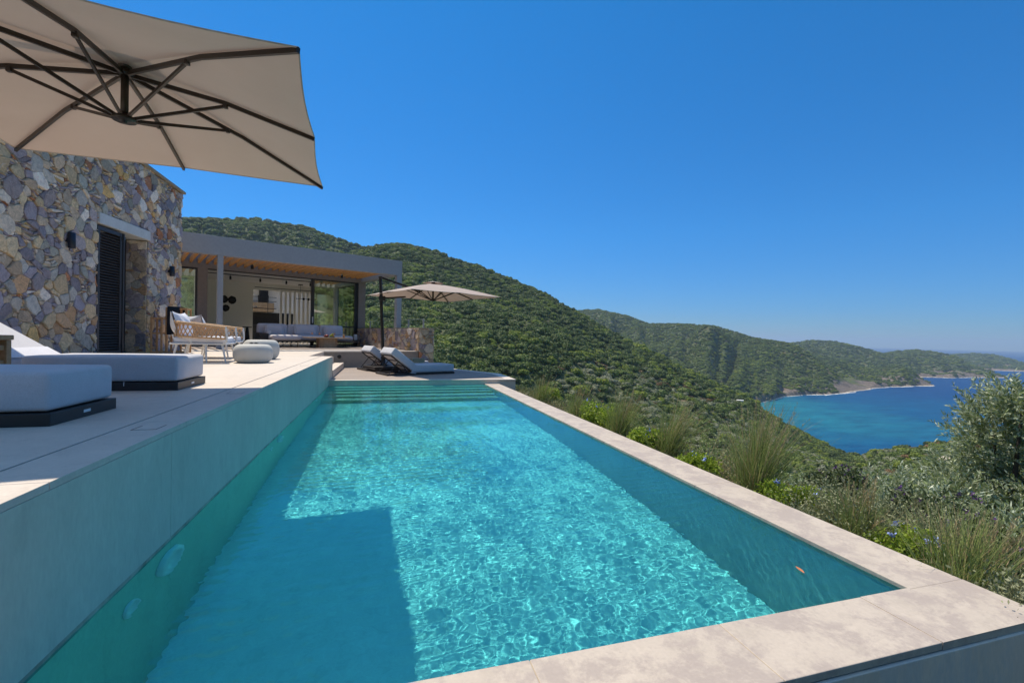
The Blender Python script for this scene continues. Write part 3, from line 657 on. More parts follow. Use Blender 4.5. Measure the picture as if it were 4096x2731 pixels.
for k, (s_, t_) in enumerate(((-4.85, 2.4), (-1.55, 2.4))):
    o = thing('pergola_spot', 'short black cylinder spot under the pergola rafters ' + ('above the open doorway' if k == 0 else 'above the glass panel'), 'spotlight', H((s_, t_, 3.52)), HA, None)
    MB().lathe([(0, 0), (.045, 0), (.048, .004), (.048, .14), (0, .145)], n=20).build('spot_body', M['black'], o); MB().lathe([(.02, .14), (.02, .18), (0, .18)], n=12).build('stem', M['black'], o)

# ================================================================== UMBRELLAS
def umbrella(root, half, zr, ze, zb, ang, hub=(0, 0), rib_w=.035, mesh_n=10):
    """square canopy centred on hub, ribs to corners and mid sides; zr top, ze eave, zb lower hub (all local)"""
    cx_, cy_ = hub; E = []
    for k in range(8):
        a_ = k * math.pi / 4 + ang; r_ = half * (math.sqrt(2) if k % 2 else 1); E.append(Vector((cx_ + math.cos(a_) * r_, cy_ + math.sin(a_) * r_, ze if k % 2 else ze + .02)))
    top = Vector((cx_, cy_, zr)); b = MB(); V = []; F = []; N = mesh_n; K = 6
    for k in range(8):
        A_, B_ = E[k], E[(k + 1) % 8]; base = len(V)
        for i in range(N + 1):
            u_ = i / N
            for j in range(K + 1):
                w_ = j / K; e = A_.lerp(B_, w_); sag = .035 * math.sin(math.pi * w_) * u_; p = top.lerp(e, u_); p = p + Vector((0, 0, .03 * math.sin(math.pi * u_) - sag * .5))
                p = p.lerp(top + Vector((0, 0, 0)), sag * .5 * u_)
                V.append(p)
        for i in range(N):
            for j in range(K):
                a0 = base + i * (K + 1) + j; F.append((a0, a0 + 1, a0 + K + 2, a0 + K + 1))
    b.add(V, F, True); cv = b.build('canopy', M['canopy'], root)
    hem = MB()
    for k in range(8):
        A_, B_ = E[k], E[(k + 1) % 8]; pts = []
        for j in range(7):
            w_ = j / 6; e = A_.lerp(B_, w_); sag = .035 * math.sin(math.pi * w_); p = e + Vector((0, 0, -sag * .5)); pts.append(p.lerp(top, sag * .5))
        hem.tube(pts, .006, 5, cap=False)
    hem.build('hem', M['canopy_hem'], cv)
    v_ = MB(); vh = half * .2; VV = [top + Vector((0, 0, .06))]; FF = []
    for k in range(16): a_ = k * math.pi / 8 + ang; VV.append(Vector((cx_ + math.cos(a_) * vh * (1.12 if k % 4 == 2 else 1), cy_ + math.sin(a_) * vh * (1.12 if k % 4 == 2 else 1), zr - .0 + .012 * (k % 2))))
    for k in range(16): FF.append((0, 1 + k, 1 + (k + 1) % 16))
    v_.add(VV, FF, True).build('vent', M['canopy'], cv)
    MB().lathe([(0, .02), (.05, .015), (.06, -.02), (.04, -.09), (0, -.1)], (cx_, cy_, zr + .05), 16).build('finial', M['umbmetal'], root)
    MB().lathe([(0, .0), (.028, 0), (.028, zr - zb), (0, zr - zb)], (cx_, cy_, zb), 16).build('centre_pole', M['umbmetal'], root)
    MB().lathe([(0, -.02), (.02, -.02), (.02, 0), (.085, .0), (.09, .012), (.085, .03), (.04, .035), (.035, .06), (0, .06)], (cx_, cy_, zb - .02), 24).build('lower_hub', M['umbmetal'], root)
    MB().lathe([(0, 0), (.07, 0), (.075, .015), (.07, .04), (0, .04)], (cx_, cy_, zr - .09), 20).build('upper_hub', M['umbmetal'], root)
    for k in range(8):
        e = E[k].copy(); d_ = (e - top)
        p0 = Vector((cx_, cy_, zr - .07)) + (d_ * .03); p1 = top.lerp(e, .5) + Vector((0, 0, .002)); p2 = e + Vector((0, 0, -.02))
        rb = MB(); rb.bar(p0, p1, .022, rib_w); rb.bar(p1, p2, .022, rib_w); rb = rb.build('rib', M['umbmetal'], root)
        fr = .42 if k % 2 else .50
        q0 = Vector((cx_, cy_, zb + .01)) + Vector((d_.x, d_.y, 0)).normalized() * .07; q1 = top.lerp(e, fr) + Vector((0, 0, -.025))
        MB().bar(q0, q1, .018, .026).build('strut', M['umbmetal'], rb)
        MB().rbox(q1, (.018, .018, .022), .006, 2).build('joint', M['umbmetal'], rb)
M['canopy_hem'] = plain('canopy_hem', (.42, .36, .31), .9, bump=.05)
u1 = thing('cantilever_umbrella', 'large sand-coloured square parasol seen from below over the near sunbeds', 'parasol', (-2.18, 4.70, D))
umbrella(u1, 1.51, 3.48 - D, 3.10 - D, 3.02 - D, R(4.0))
mb = MB(); mb.tube([(-2.15, -.6, 0), (-2.25, -.62, 3.35)], .055, 16); mb.build('mast', M['umbmetal'], u1)
MB().bar((-2.24, -.62, 3.3), (-.06, -.02, 2.93), .05, .08).build('arm', M['umbmetal'], u1)
MB().bbox((-2.6, -1.05, .02), (-1.7, -.15, .12), .02).build('base', M['loungebase'], u1)
u2 = thing('cantilever_umbrella', 'smaller sand-coloured parasol on a leaning dark mast beside the far sunbeds', 'parasol', (.05, 14.0, S))
# local: mast foot at origin
umbrella(u2, 1.50, 2.70, 2.30, 2.18, R(24), hub=(1.44, .0), rib_w=.03)
MB().tube([(0, 0, .3), (-.06, 0, 1.5), (-.125, 0, 2.80)], .048, 16).build('mast', M['umbmetal'], u2)
MB().bar((-.13, 0, 2.80), (1.05, 0, 2.44), .035, .06).build('arm', M['umbmetal'], u2)
MB().lathe([(0, 0), (.05, 0), (.06, .02), (.06, .06), (0, .07)], (-.125, 0, 2.77), 16).build('mast_cap', M['umbmetal'], u2)
MB().bbox((-.16, -.07, 2.10), (.03, .07, 2.24), .02).build('clamp', M['umbmetal'], u2)
MB().bar((-.09, 0, 2.17), (.62, 0, 2.25), .03, .045).build('lower_arm', M['umbmetal'], u2)
MB().lathe([(0, 0), (.12, 0), (.12, .03), (.07, .05), (.06, .2), (.08, .24), (.05, .3), (0, .3)], (0, 0, .16), 20).build('swivel', M['umbmetal'], u2)
ub = MB().bbox((-.45, -.45, .06), (.45, .45, .16), .012).build('base', M['loungebase'], u2); u2b = ub
for sx_ in (-.38, .38):
    for sy_ in (-.38, .38): MB().lathe([(0, -.016), (.03, -.016), (.034, -.01), (.034, .01), (.03, .016), (0, .016)], n=14, m=lambda p: (sx_ + p[0], sy_ + p[2], .036 + p[1])).build('caster', M['frame'], ub)
ub.rotation_euler = (0, 0, HA)
# ================================================================== FURNITURE
# ---- near sunbeds (block mattress on dark plinth)
def sunbed(name_label, x1, y0, y1, raised_from=None, L=2.05):
    o = thing('sun_lounger', name_label, 'sun lounger', (x1, y0, D), 0, 'sun loungers in pairs around the pool')
    w = y1 - y0
    MB().bbox((-L, 0, 0), (0, w, .075), .004).build('plinth', M['loungebase'], o)
    flat = L if raised_from is None else raised_from
    MB().rbox((-flat / 2 + .0, w / 2, .083 + .115), (flat / 2 - .015, w / 2 - .012, .115), .028, 4, bulge=.012).build('mattress', M['mattress'], o)
    if raised_from is not None:
        a_ = R(33); l_ = L - raised_from + .05
        def m(p): return (-raised_from - .01 - p[0] * math.cos(a_) - p[2] * math.sin(-a_) * -1, p[1], .20 + p[0] * math.sin(a_) + p[2] * math.cos(a_))
        MB().rbox((l_ / 2, w / 2, .03), (l_ / 2, w / 2 - .012, .10), .03, 4, bulge=.01, m=m).build('backrest', M['mattress'], o)
        MB().bbox((0.02, .05, -.10), (l_ - .05, w - .05, -.075), .004, m=m).build('backrest_frame', M['loungebase'], o)
        MB().rbox((.03, w / 2, .142), (.07, w / 2 - .02, .006), .005, 2, m=m).build('cover_flap', M['pillow'], o)
    MB().bbox((.0005, w * .5 - .035, .03), (.003, w * .5 + .035, .048), .001).build('maker_plate', M['white'], o)
    z = MB().tube([(-.42, -.006, .088), (-.42, -.012, .06), (-.42, -.01, .045)], .003, 5).build('zip_pull', M['white'], o)
    return o
sunbed('pale grey block sun lounger nearest the camera, cut off at the left', -1.82, 3.20, 3.87, 1.35)
sunbed('pale grey block sun lounger behind the nearest one, its backrest raised under the stone wall', -1.84, 4.93, 5.62, 1.20)
# teak lantern table between them
tk = thing('wooden_side_table', 'light wooden slatted side table at the left edge between two sunbeds', 'side table', (-3.06, 4.32, D))
for sx_ in (-.2, .2):
    for sy_ in (-.2, .2): MB().bbox((sx_ - .025, sy_ - .025, 0), (sx_ + .025, sy_ + .025, .46), .004).build('leg', M['teak'], tk)
MB().bbox((-.235, -.235, .461), (.235, .235, .50), .006).build('table_top', M['teak'], tk)
for z in (.12, .26, .38): MB().bbox((-.21, -.21, z), (.21, .21, z + .04), .004).build('slat_ring', M['teak'], tk)
# ---- far sunbeds on the sunken deck with raised backs
def farbed(label, loc):
    o = thing('sun_lounger', label, 'sun lounger', loc, R(21.9), 'sun loungers in pairs around the pool')
    L, w = 2.04, .82
    fb = MB(); fb.bbox((0, 0, 0), (L, .05, .06), .003); fb.bbox((0, w - .05, 0), (L, w, .06), .003); fb.bbox((0, .051, 0), (.05, w - .051, .06), .003); fb.bbox((L - .05, .051, 0), (L, w - .051, .06), .003); fb.bbox((.62, .051, .0), (L - .051, w - .051, .05), .003)
    fb.build('base_frame', M['loungebase'], o)
    MB().rbox((.70 + (L - .70) / 2, w / 2, .065 + .105), ((L - .70) / 2 - .008, w / 2 - .01, .105), .028, 4, bulge=.012).build('mattress', M['mattress'], o)
    a_ = R(37)
    def m(p): return (.71 - p[0] * math.cos(a_) + p[2] * math.sin(a_), p[1], .10 + p[0] * math.sin(a_) + p[2] * math.cos(a_))
    MB().rbox((.385, w / 2, .12), (.40, w / 2 - .01, .105), .028, 4, bulge=.012, m=m).build('backrest', M['mattress'], o)
    bf = MB()
    for y in (.06, w - .09): bf.bbox((-.03, y, -.02), (.74, y + .03, .008), .003, m=m)
    for x in (.0, .24, .48, .71): bf.bbox((x, .091, -.018), (x + .025, w - .091, .005), .003, m=m)
    bf.build('backrest_frame', M['loungebase'], o)
    MB().box((.03, .1, .006), (.70, w - .1, .010), m=m).build('backrest_sling', M['sofafab'], o)
    for y in (.08, w - .08): MB().bar((.08, y, .05), m((.46, y, -.01)), .014, .02).bar((.62, y, .05), m((.30, y, -.01)), .014, .02).build('prop', M['frame'], o)
    MB().tube([(.66, .0, .07), (.70, -.02, .055), (.74, -.015, .06), (.78, -.03, .05), (.82, -.01, .06)], .008, 6).build('tie_cord', M['pillow'], o)
    return o
farbed('nearer of the two white sun loungers with raised backs on the sunken deck', (.15, 12.21, S))
farbed('farther white sun lounger with raised back, mostly behind the nearer one on the sunken deck', (-.42, 13.82, S))
st = thing('side_table', 'small sand-coloured block side table between the far sun loungers', 'side table', (.98, 13.62, S), R(22))
MB().bbox((-.2, -.2, 0), (.2, .2, .38), .012).build('table_body', M['sidecube'], st); MB().bbox((-.21, -.21, .381), (.21, .21, .405), .005).build('table_top', M['sidecube'], st)

# ---- rope armchairs
def armchair(label, loc, rz, pil, six=True):
    o = thing('rope_armchair', label, 'armchair', loc, rz, 'white armchairs with woven rope backs')
    # local: opening towards +x, back at -x ; seat 0.94 deep, 0.88 wide
    hx, hy = .405, .44
    fr = MB(); fr.rbox((0, 0, .335), (hx + .02, hy, .016), .014, 2); fr.build('seat_frame', M['whitemetal'], o)
    MB().rbox((.01, 0, .40), (hx - .02, hy - .04, .052), .03, 3, bulge=.01).build('seat_cushion', M['pillow'], o)
    legs = [(.35, -.40, .07, -.05), (.35, .40, .07, .05), (-.33, -.38, -.06, -.04), (-.33, .38, -.06, .04)] + ([(.10, -.40, .02, -.03), (-.05, .40, -.08, .03)] if six else [])
    for (x, y, dx, dy) in legs: MB().tube([(x, y, .325), (x + dx, y + dy, 0)], .019, 12, r2=.013).build('leg', M['whitemetal'], o)
    # rope back: path round from front right arm, behind, to front left arm
    path = []
    n_ = 17
    for i in range(n_): path.append((hx - .0 - (2 * hx - .25) * i / (n_ - 1) * 1.0, -hy - .02))
    c_ = (-hx + .25, 0)
    arc = [(-hx + .25 - math.sin(a_) * .27, -math.cos(a_) * (hy + .02)) for a_ in np.linspace(0, math.pi, 26)[1:-1]]
    P_ = path + arc + [(x, -y) for x, y in path[::-1]]
    tot = len(P_)
    def zt(i): k = abs(i - tot / 2) / (tot / 2); return .735 - .115 * k
    def zb_(i): k = abs(i - tot / 2) / (tot / 2); return .475 - .045 * k
    top_ = [(x, y, zt(i)) for i, (x, y) in enumerate(P_)]; bot_ = [(x, y, zb_(i)) for i, (x, y) in enumerate(P_)]
    rp = MB(); rp.tube(top_, .024, 8); rp.tube(bot_, .018, 8)
    for i in range(0, tot - 2, 2):   # straps wrapped rail to rail, crossing
        for (a_, b_, off) in ((i, i + 2, .012), (i + 2, i, -.012)):
            p = Vector(top_[a_]); q = Vector(bot_[b_]); t_ = (Vector(top_[min(i + 2, tot - 1)]) - Vector(top_[i])).normalized(); nrm = Vector((t_.y, -t_.x, 0)) * off
            mid = (p + q) / 2 + nrm * 1.2; rp.tube([p + nrm * 1.8 + Vector((0, 0, .012)), p + nrm - Vector((0, 0, .05)), mid, q + nrm + Vector((0, 0, .04)), q + nrm * 1.4 - Vector((0, 0, .01))], .026, 6, flat=.009)
    # collars of rope around the top rail
    for i in range(tot - 1):
        p = Vector(top_[i]); q = Vector(top_[i + 1]); m_ = (p + q) / 2; d_ = (q - p) * .42; rp.tube([m_ - d_, m_, m_ + d_], .029, 8)
    rp.build('rope_back', M['rope'], o)
    for sy_ in (-1, 1):
        MB().tube([(hx + .0, sy_ * (hy + .02), .64), (hx + .02, sy_ * (hy + .02), .50), (hx + .02, sy_ * (hy + .02), .38), (hx - .03, sy_ * hy, .335)], .019, 10).build('arm_post', M['whitemetal'], o)
        MB().tube([(-hx + .05, sy_ * (hy - .1), .34), (-hx + .0, sy_ * (hy - .1), .49)], .012, 8).build('back_rod', M['whitemetal'], o)
        MB().tube([(-.1, sy_ * (hy + .005), .34), (-.16, sy_ * (hy + .01), .46)], .012, 8).build('back_rod', M['whitemetal'], o)
    for (cx_, cy_, cz, tilt, yaw_, lab, hw) in pil:
        c = Vector((cx_, cy_, cz)); q = Matrix.Rotation(yaw_, 3, 'Z') @ Matrix.Rotation(tilt, 3, 'Y')
        rg = random.Random(int(cx_ * 100) + 7)
        def mm(p):
            u_ = p[1] / hw; w_ = p[2] / .24; pin = (1 - .10 * (abs(u_) ** 3) * 0); ed = (1 - u_ * u_) * (1 - w_ * w_)
            x_ = np.sign(p[0]) * (.012 + .11 * max(0, ed) ** .45) * (1 + .10 * math.sin(u_ * 7 + w_ * 5))
            return tuple(c + q @ Vector((x_, p[1] * (1 - .07 * (1 - abs(w_) ** 2) * abs(u_)), p[2] * (1 - .07 * (1 - u_ * u_) * abs(w_)) - .02 * (1 - u_ * u_) * (w_ > .3))))
        b = MB(); N = 12; V_ = []; F_ = []
        for sgn in (1, -1):
            base = len(V_)
            for i in range(N + 1):
                for j in range(N + 1): V_.append(mm((sgn * .1, (i / N * 2 - 1) * hw, (j / N * 2 - 1) * .24)))
            for i in range(N):
                for j in range(N): a0 = base + i * (N + 1) + j; f_ = (a0, a0 + N + 1, a0 + N + 2, a0 + 1); F_.append(f_ if sgn > 0 else f_[::-1])
        po = b.add(V_, F_, True).build('cushion', M['pillow'], None); tag(po, lab, 'cushion'); po.location = loc; po.rotation_euler = (0, 0, rz); po.name = 'scatter_cushion'
    return o
armchair('front white armchair with tan rope back beside the sunbed', (-3.13, 9.50, D), R(6), [(-.36, .0, .66, R(-14), 0, 'large white cushion leaning in the front rope armchair', .36)])
armchair('rear white armchair with tan rope back, half hidden by the front one', (-3.42, 10.9, D), R(-2), [(-.34, -.08, .66, R(-16), R(48), 'large pale cushion standing in the rear rope armchair', .36)], six=False)
# ---- wooden towel stands by the wall
for k, (lab, loc, rz, hh, nn) in enumerate((('shorter brown wooden stand frame against the stone wall corner', (-5.30, 12.78, D), R(8), .86, 2), ('taller brown wooden stand with dark cloth over its rail beside the house corner', (-5.08, 13.0, D), R(8), 1.12, 3))):
    o = thing('wooden_stand', lab, 'stand', loc, rz)
    for i in range(nn):
        for y in (-.14, .30): MB().bbox((i * .2 - .02, y, 0), (i * .2 + .02, y + .035, hh), .004).build('upright', M['teak'], o)
    for z in (.0, .46, hh - .04):
        for y in (-.138, .302): MB().bbox((-.019, y + .003, z + .002), ((nn - 1) * .2 + .019, y + .03, z + .036), .003).build('crossbar', M['teak'], o)
    for i in range(nn): MB().bbox((i * .2 - .015, -.10, hh - .04), (i * .2 + .015, .30, hh - .008), .003).build('top_rail', M['teak'], o)
    if k == 1:
        tw = MB(); pts = []
        V_ = []; F_ = []
        prof = [(.45, -.17), (.72, -.175), (1.0, -.172), (1.10, -.165), (1.142, -.12), (1.15, .05), (1.142, .30), (1.10, .345), (.95, .35), (.8, .352)]
        for i, x in enumerate(np.linspace(.02, .27, 8)):
            for (z, y) in prof: V_.append((x, y + .006 * math.sin(x * 30), z)); 
        n_ = len(prof)
        for i in range(7):
            for j in range(n_ - 1): F_.append((i * n_ + j, (i + 1) * n_ + j, (i + 1) * n_ + j + 1, i * n_ + j + 1))
        c = tw.add(V_, F_, True).build('hanging_cloth', plain('navy_cloth', (.012, .014, .022), .95), None); c.location = loc; c.rotation_euler = (0, 0, rz); tag(c, 'dark navy cloth hung over the taller wooden stand', 'towel')
        md = c.modifiers.new('thick', 'SOLIDIFY'); md.thickness = .006
# ---- poufs
def pouf(label, loc, r, h):
    o = thing('pouf', label, 'pouf', loc, 0, 'round concrete-grey poufs')
    pr_ = []
    for i in range(25):
        a_ = -math.pi / 2 + math.pi * i / 24; k = .5
        x = r * (1 - .40) + r * .40 * (abs(math.cos(a_)) ** .85); z = h / 2 + h / 2 * math.copysign(abs(math.sin(a_)) ** .85, math.sin(a_)); pr_.append((x, z))
    pr_ = [(0, 0)] + pr_ + [(0, h + .004)]
    MB().lathe(pr_, n=48).build('pouf_body', M['pouf'], o); MB().lathe([(0, -.0), (r * .55, 0), (r * .55, .004)], n=32).build('foot_ring', M['frame'], o)
pouf('front round light grey pouf with sunglasses on top', (-2.27, 9.25, D), .325, .335)
pouf('rear round light grey pouf behind the one with sunglasses', (-2.42, 10.45, D), .345, .40)
sg = thing('sunglasses', 'pair of dark sunglasses lying on the front pouf', 'sunglasses', (-2.27, 9.28, D + .342), R(12))
for s_ in (-1, 1):
    MB().lathe([(0, 0), (.026, 0), (.03, .003), (.026, .006), (0, .006)], n=18, m=lambda p: (s_ * .036 + p[0], -p[2] - .04, .014 + p[1] * .45)).build('lens', M['black'], sg)
    MB().tube([(s_ * .068, -.04, .018), (s_ * .07, .04, .016), (s_ * .066, .085, .006)], .0035, 6).build('temple', M['black'], sg)
MB().tube([(-.012, -.042, .018), (.012, -.042, .018)], .003, 6).build('bridge', M['black'], sg)

# ---- terrace sofa (house frame)
sf = thing('outdoor_sofa', 'long light grey outdoor sofa with chaise on thin dark legs under the pergola', 'sofa', H((-.33, 0, D + .004)), HA)
sf.scale = (.97, 1, 1)
def sfb(name, mat, c, h, r=.04, bulge=.012, m=None): return MB().rbox(c, h, r, 3, bulge=bulge, m=m).build(name, mat, sf)
def ln(z): return z
# modules from s=-4.35 to s=-.75
for (a_, b_, t0, t1) in ((-4.08, -3.02, 1.75, 3.1), (-3.01, -1.93, 2.15, 3.1), (-1.92, -.80, 2.15, 3.1)):
    sfb('seat_cushion', M['sofafab'], ((a_ + b_) / 2, (t0 + t1) / 2, .36), ((b_ - a_) / 2 - .005, (t1 - t0) / 2, .10), .07, .018)
for (a_, b_) in ((-4.32, -3.22), (-3.21, -1.95), (-1.93, -.93)):
    sfb('back_cushion', M['sofafab'], ((a_ + b_) / 2, 3.16, .60), ((b_ - a_) / 2 - .006, .11, .29), .07, .02)
MB().bbox((-4.12, 1.78, .20), (-.78, 3.32, .245), .006).build('platform', M['loungebase'], sf)
MB().add([(-4.36, 2.3, .22), (-4.10, 2.3, .22), (-4.08, 2.3, .50), (-4.42, 2.3, .54), (-4.36, 3.3, .22), (-4.10, 3.3, .22), (-4.08, 3.3, .50), (-4.42, 3.3, .54)], [(0, 1, 2, 3), (7, 6, 5, 4), (0, 4, 5, 1), (1, 5, 6, 2), (2, 6, 7, 3), (3, 7, 4, 0)]).build('woven_arm', M['loungebase'], sf)
bl = MB().lathe([(0, -.32), (.07, -.32), (.088, -.30), (.09, 0), (.088, .30), (.07, .32), (0, .32)], n=20, m=lambda p: (-4.06 + p[0], 2.65 + p[2], .54 + p[1])).build('bolster', M['mattress'], sf)
for s_ in (-4.0, -3.35, -3.05, -2.0, -1.90, -.85):
    for t_ in (1.85 if s_ < -3.1 else 2.2, 3.2): MB().bar((s_, t_, 0), (s_, t_, .20), .018, .018, up=(1, 0, 0)).build('leg', M['frame'], sf)
for k, (s_, w_) in enumerate(((-3.70, .31), (-2.55, .40), (-1.42, .36))):
    a_ = R(-12)
    def m(p, s_=s_ - .27): return (s_ + p[0], 2.93 + p[1] * math.cos(a_) - p[2] * math.sin(a_) * 1, .655 + p[1] * math.sin(a_) + p[2] * math.cos(a_) - 0.0)
    b = MB().rbox((0, 0, 0), (w_, .075, .20), .07, 4, bulge=.04, m=m).build('scatter_cushion', M['sofafab'], None); b.location = H((0, 0, D)); b.rotation_euler = (0, 0, HA)
    tag(b, ['square grey cushion at the chaise end of the sofa', 'wide grey cushion in the middle of the sofa', 'wide grey cushion at the right end of the sofa'][k], 'cushion', 'grey cushions on the outdoor sofa')
ct = thing('coffee_table', 'wooden coffee table with block pedestal in front of the sofa', 'coffee table', H((-2.40, 1.50, D + .004)), HA)
MB().bbox((-.78, -.42, .36), (.78, .42, .40), .008).build('table_top', M['oak'], ct)
MB().prism([(-.34, -.2), (-.2, -.3), (.2, -.3), (.34, -.2), (.34, .2), (.2, .3), (-.2, .3), (-.34, .2)], 0, .359).build('pedestal', M['oak'], ct)
def onct(p): return H((-2.40 + p[0], 1.5 + p[1], D + .404 + p[2]))
pt = MB().lathe([(0, 0), (.17, 0), (.2, .02), (.19, .02), (.16, .008), (0, .008)], n=28).build('fruit_platter', plain('green_glaze', (.05, .09, .05), .3, bump=0), None); pt.location = onct((.10, -.05, 0)); tag(pt, 'round dark green fruit platter on the coffee table', 'platter')
def fruit(name, c, r, col, lab, cat, sq=(1, 1, 1)):
    o = MB().lathe([(0, -r)] + [(r * math.cos(a_), r * math.sin(a_)) for a_ in np.linspace(-1.3, 1.3, 9)] + [(0, r * .92)], n=16, m=lambda p: (p[0] * sq[0], p[1] * sq[1], p[2] * sq[2])).build(name, plain(name + '_skin', col, .45, var=.25, scale=20, bump=0), None); o.location = onct(c); tag(o, lab, cat)
fruit('mango', (-.03, -.08, .065), .055, (.30, .05, .04), 'red mango at the left of the fruit platter', 'mango', (1.3, 1, .9)); fruit('plum', (-.10, -.04, .05), .04, (.16, .02, .03), 'dark red plum at the platter edge', 'plum'); fruit('orange', (.22, -.06, .052), .042, (.75, .30, .03), 'small orange at the right of the fruit platter', 'orange')
bn = MB()
for k in range(4): bn.tube([(.06 + .02 * k, -.02 + .02 * k, .03 + .01), (.10 + .02 * k, 0, .09), (.14 + .018 * k, .02, .125), (.165 + .016 * k, .03, .16)], .019, 8, r2=.010)
bn = bn.build('banana_bunch', plain('banana_skin', (.55, .50, .05), .5, var=.2, bump=0), None); bn.location = onct((.03, 0, -.0)); tag(bn, 'bunch of green-yellow bananas on the fruit platter', 'bananas')
wineglass = glassmat('wine_glass', (.92, .93, .93), .02); rose = plain('rose_wine', (.65, .28, .14), .1, bump=0)
for k, (x, y) in enumerate(((-.58, -.1), (-.24, .12), (.34, .16))):
    o = thing('wine_glass', ['wine glass of rosé at the left end of the coffee table', 'wine glass of rosé left of the fruit platter', 'wine glass of rosé behind the fruit platter'][k], 'wine glass', onct((x, y, 0)), 0, 'rosé glasses on the coffee table')
    MB().lathe([(0, .002), (.034, .003), (.004, .012), (.004, .10), (.02, .115), (.038, .15), (.04, .18), (.033, .225)], n=20).build('glass_body', wineglass, o); MB().lathe([(0, .112), (.018, .116), (.034, .148), (.035, .162), (0, .162)], n=20).build('wine', rose, o)
bo = thing('wine_bottle', 'clear bottle of rosé wine at the right end of the coffee table', 'bottle', onct((.66, .0, 0)))
MB().lathe([(0, 0), (.04, 0), (.043, .01), (.043, .17), (.035, .21), (.016, .25), (.014, .32)], n=20).build('bottle_glass', wineglass, bo); MB().lathe([(0, .006), (.038, .008), (.038, .11), (0, .11)], n=20).build('wine', rose, bo); MB().lathe([(.0165, .25), (.017, .33), (0, .332)], n=16).build('neck_foil', plain('gold_foil', (.45, .25, .05), .4), bo); MB().lathe([(.044, .05), (.0445, .05), (.0445, .13), (.044, .13)], n=20).build('label_band', M['oak'], bo)
lb = thing('low_bench', 'low dark metal bench table at the right end of the sofa', 'bench', H((-.95, 3.2, D + .004)), HA)
MB().bbox((-.05, -.3, .26), (1.05 - .6, .25, .285), .004).build('bench_top', M['frame'], lb)
for x in (-.03, .42):
    for y in (-.28, .23): MB().bar((x, y, 0), (x, y, .26), .018, .018, up=(1, 0, 0)).build('leg', M['frame'], lb)
spk = thing('portable_speaker', 'white rounded speaker standing on the low bench', 'speaker', H((-.66, 3.1, D + .29)), HA)
MB().rbox((0, 0, .125), (.075, .06, .122), .035, 4).build('speaker_body', M['white'], spk); MB().rbox((0, 0, .012), (.07, .055, .010), .008, 2).build('speaker_foot', M['white_int'], spk)
bs = thing('bar_stool', 'black stool inside the living room behind the rear armchair', 'stool', H((-4.45, 5.6, D)), HA)
MB().lathe([(0, .74), (.17, .74), (.2, .76), (.18, .78), (0, .775)], n=20).build('seat', M['black'], bs); MB().lathe([(.16, 0), (.10, .3), (.05, .74)], n=16).build('pedestal', M['black'], bs)

# fallen leaf on the water
lf = MB(); V_ = []; 
for i in range(9):
    u_ = i / 8; w_ = .011 * math.sin(math.pi * u_) ** .8; V_ += [(u_ * .075, w_, .004 + .006 * abs(w_ * 40) * .4 + .004 * u_), (u_ * .075, 0, .002 + .003 * u_), (u_ * .075, -w_, .004 + .006 * abs(w_ * 40) * .4)]
F_ = []
for i in range(8): a0 = i * 3; F_ += [(a0, a0 + 1, a0 + 4, a0 + 3), (a0 + 1, a0 + 2, a0 + 5, a0 + 4)]
lf = lf.add(V_, F_, True).build('fallen_leaf', plain('dry_leaf', (.50, .17, .06), .6, var=.2), None); tag(lf, 'orange dry leaf floating on the pool near its right corner', 'leaf')
lf.location = (2.17, 1.83, -.018); lf.rotation_euler = (0, 0, R(75))
# ================================================================== LAND, SEA AND FOREST
SEA = -110.0
def tab(rows): a = np.array(rows, float); return a
def interp(a, x, col): return np.interp(x, a[:, 0], a[:, col])
# az, el of crest, distance of crest
G = tab([(-60, -2, 560), (-24.2, -.2, 560), (-20.5, 1.6, 600), (-13.1, 4.2, 620), (-8.8, 6.9, 640), (-4.1, 9.4, 640), (-2.1, 10.2, 630), (-.1, 10.8, 620), (2.5, 11.05, 600), (5.4, 10.6, 590), (8.4, 9.7, 580), (12.3, 8.6, 570), (16.2, 7.15, 560), (20.1, 5.55, 550), (22.9, 3.95, 545), (25.1, 2.85, 540), (28.4, 1.0, 530), (31.1, -.55, 520), (34.7, -2.1, 520), (36.7, -3.3, 520), (38.6, -4.15, 520), (41.5, -5.4, 530), (44.2, -6.5, 540), (45.9, -8.0, 550), (47.6, -8.9, 560), (49.6, -9.7, 570), (51.5, -10.6, 580), (53.3, -10.9, 585), (54.6, -10.95, 570), (55.7, -10.4, 530), (57.7, -9.7, 480), (59.8, -9.0, 440), (62, -8.1, 400), (63.6, -7.6, 380), (65.1, -6.7, 365), (68.4, -5.5, 340), (72, -4.6, 330), (90, -3, 320)])
def fv(az): return np.interp(az, [-60, -10, 10, 25, 40, 50, 56, 65, 90], [-6, -14, -24, -36, -46, -52, -52, -42, -30])   # valley height at r=150
fbm_c = fbm
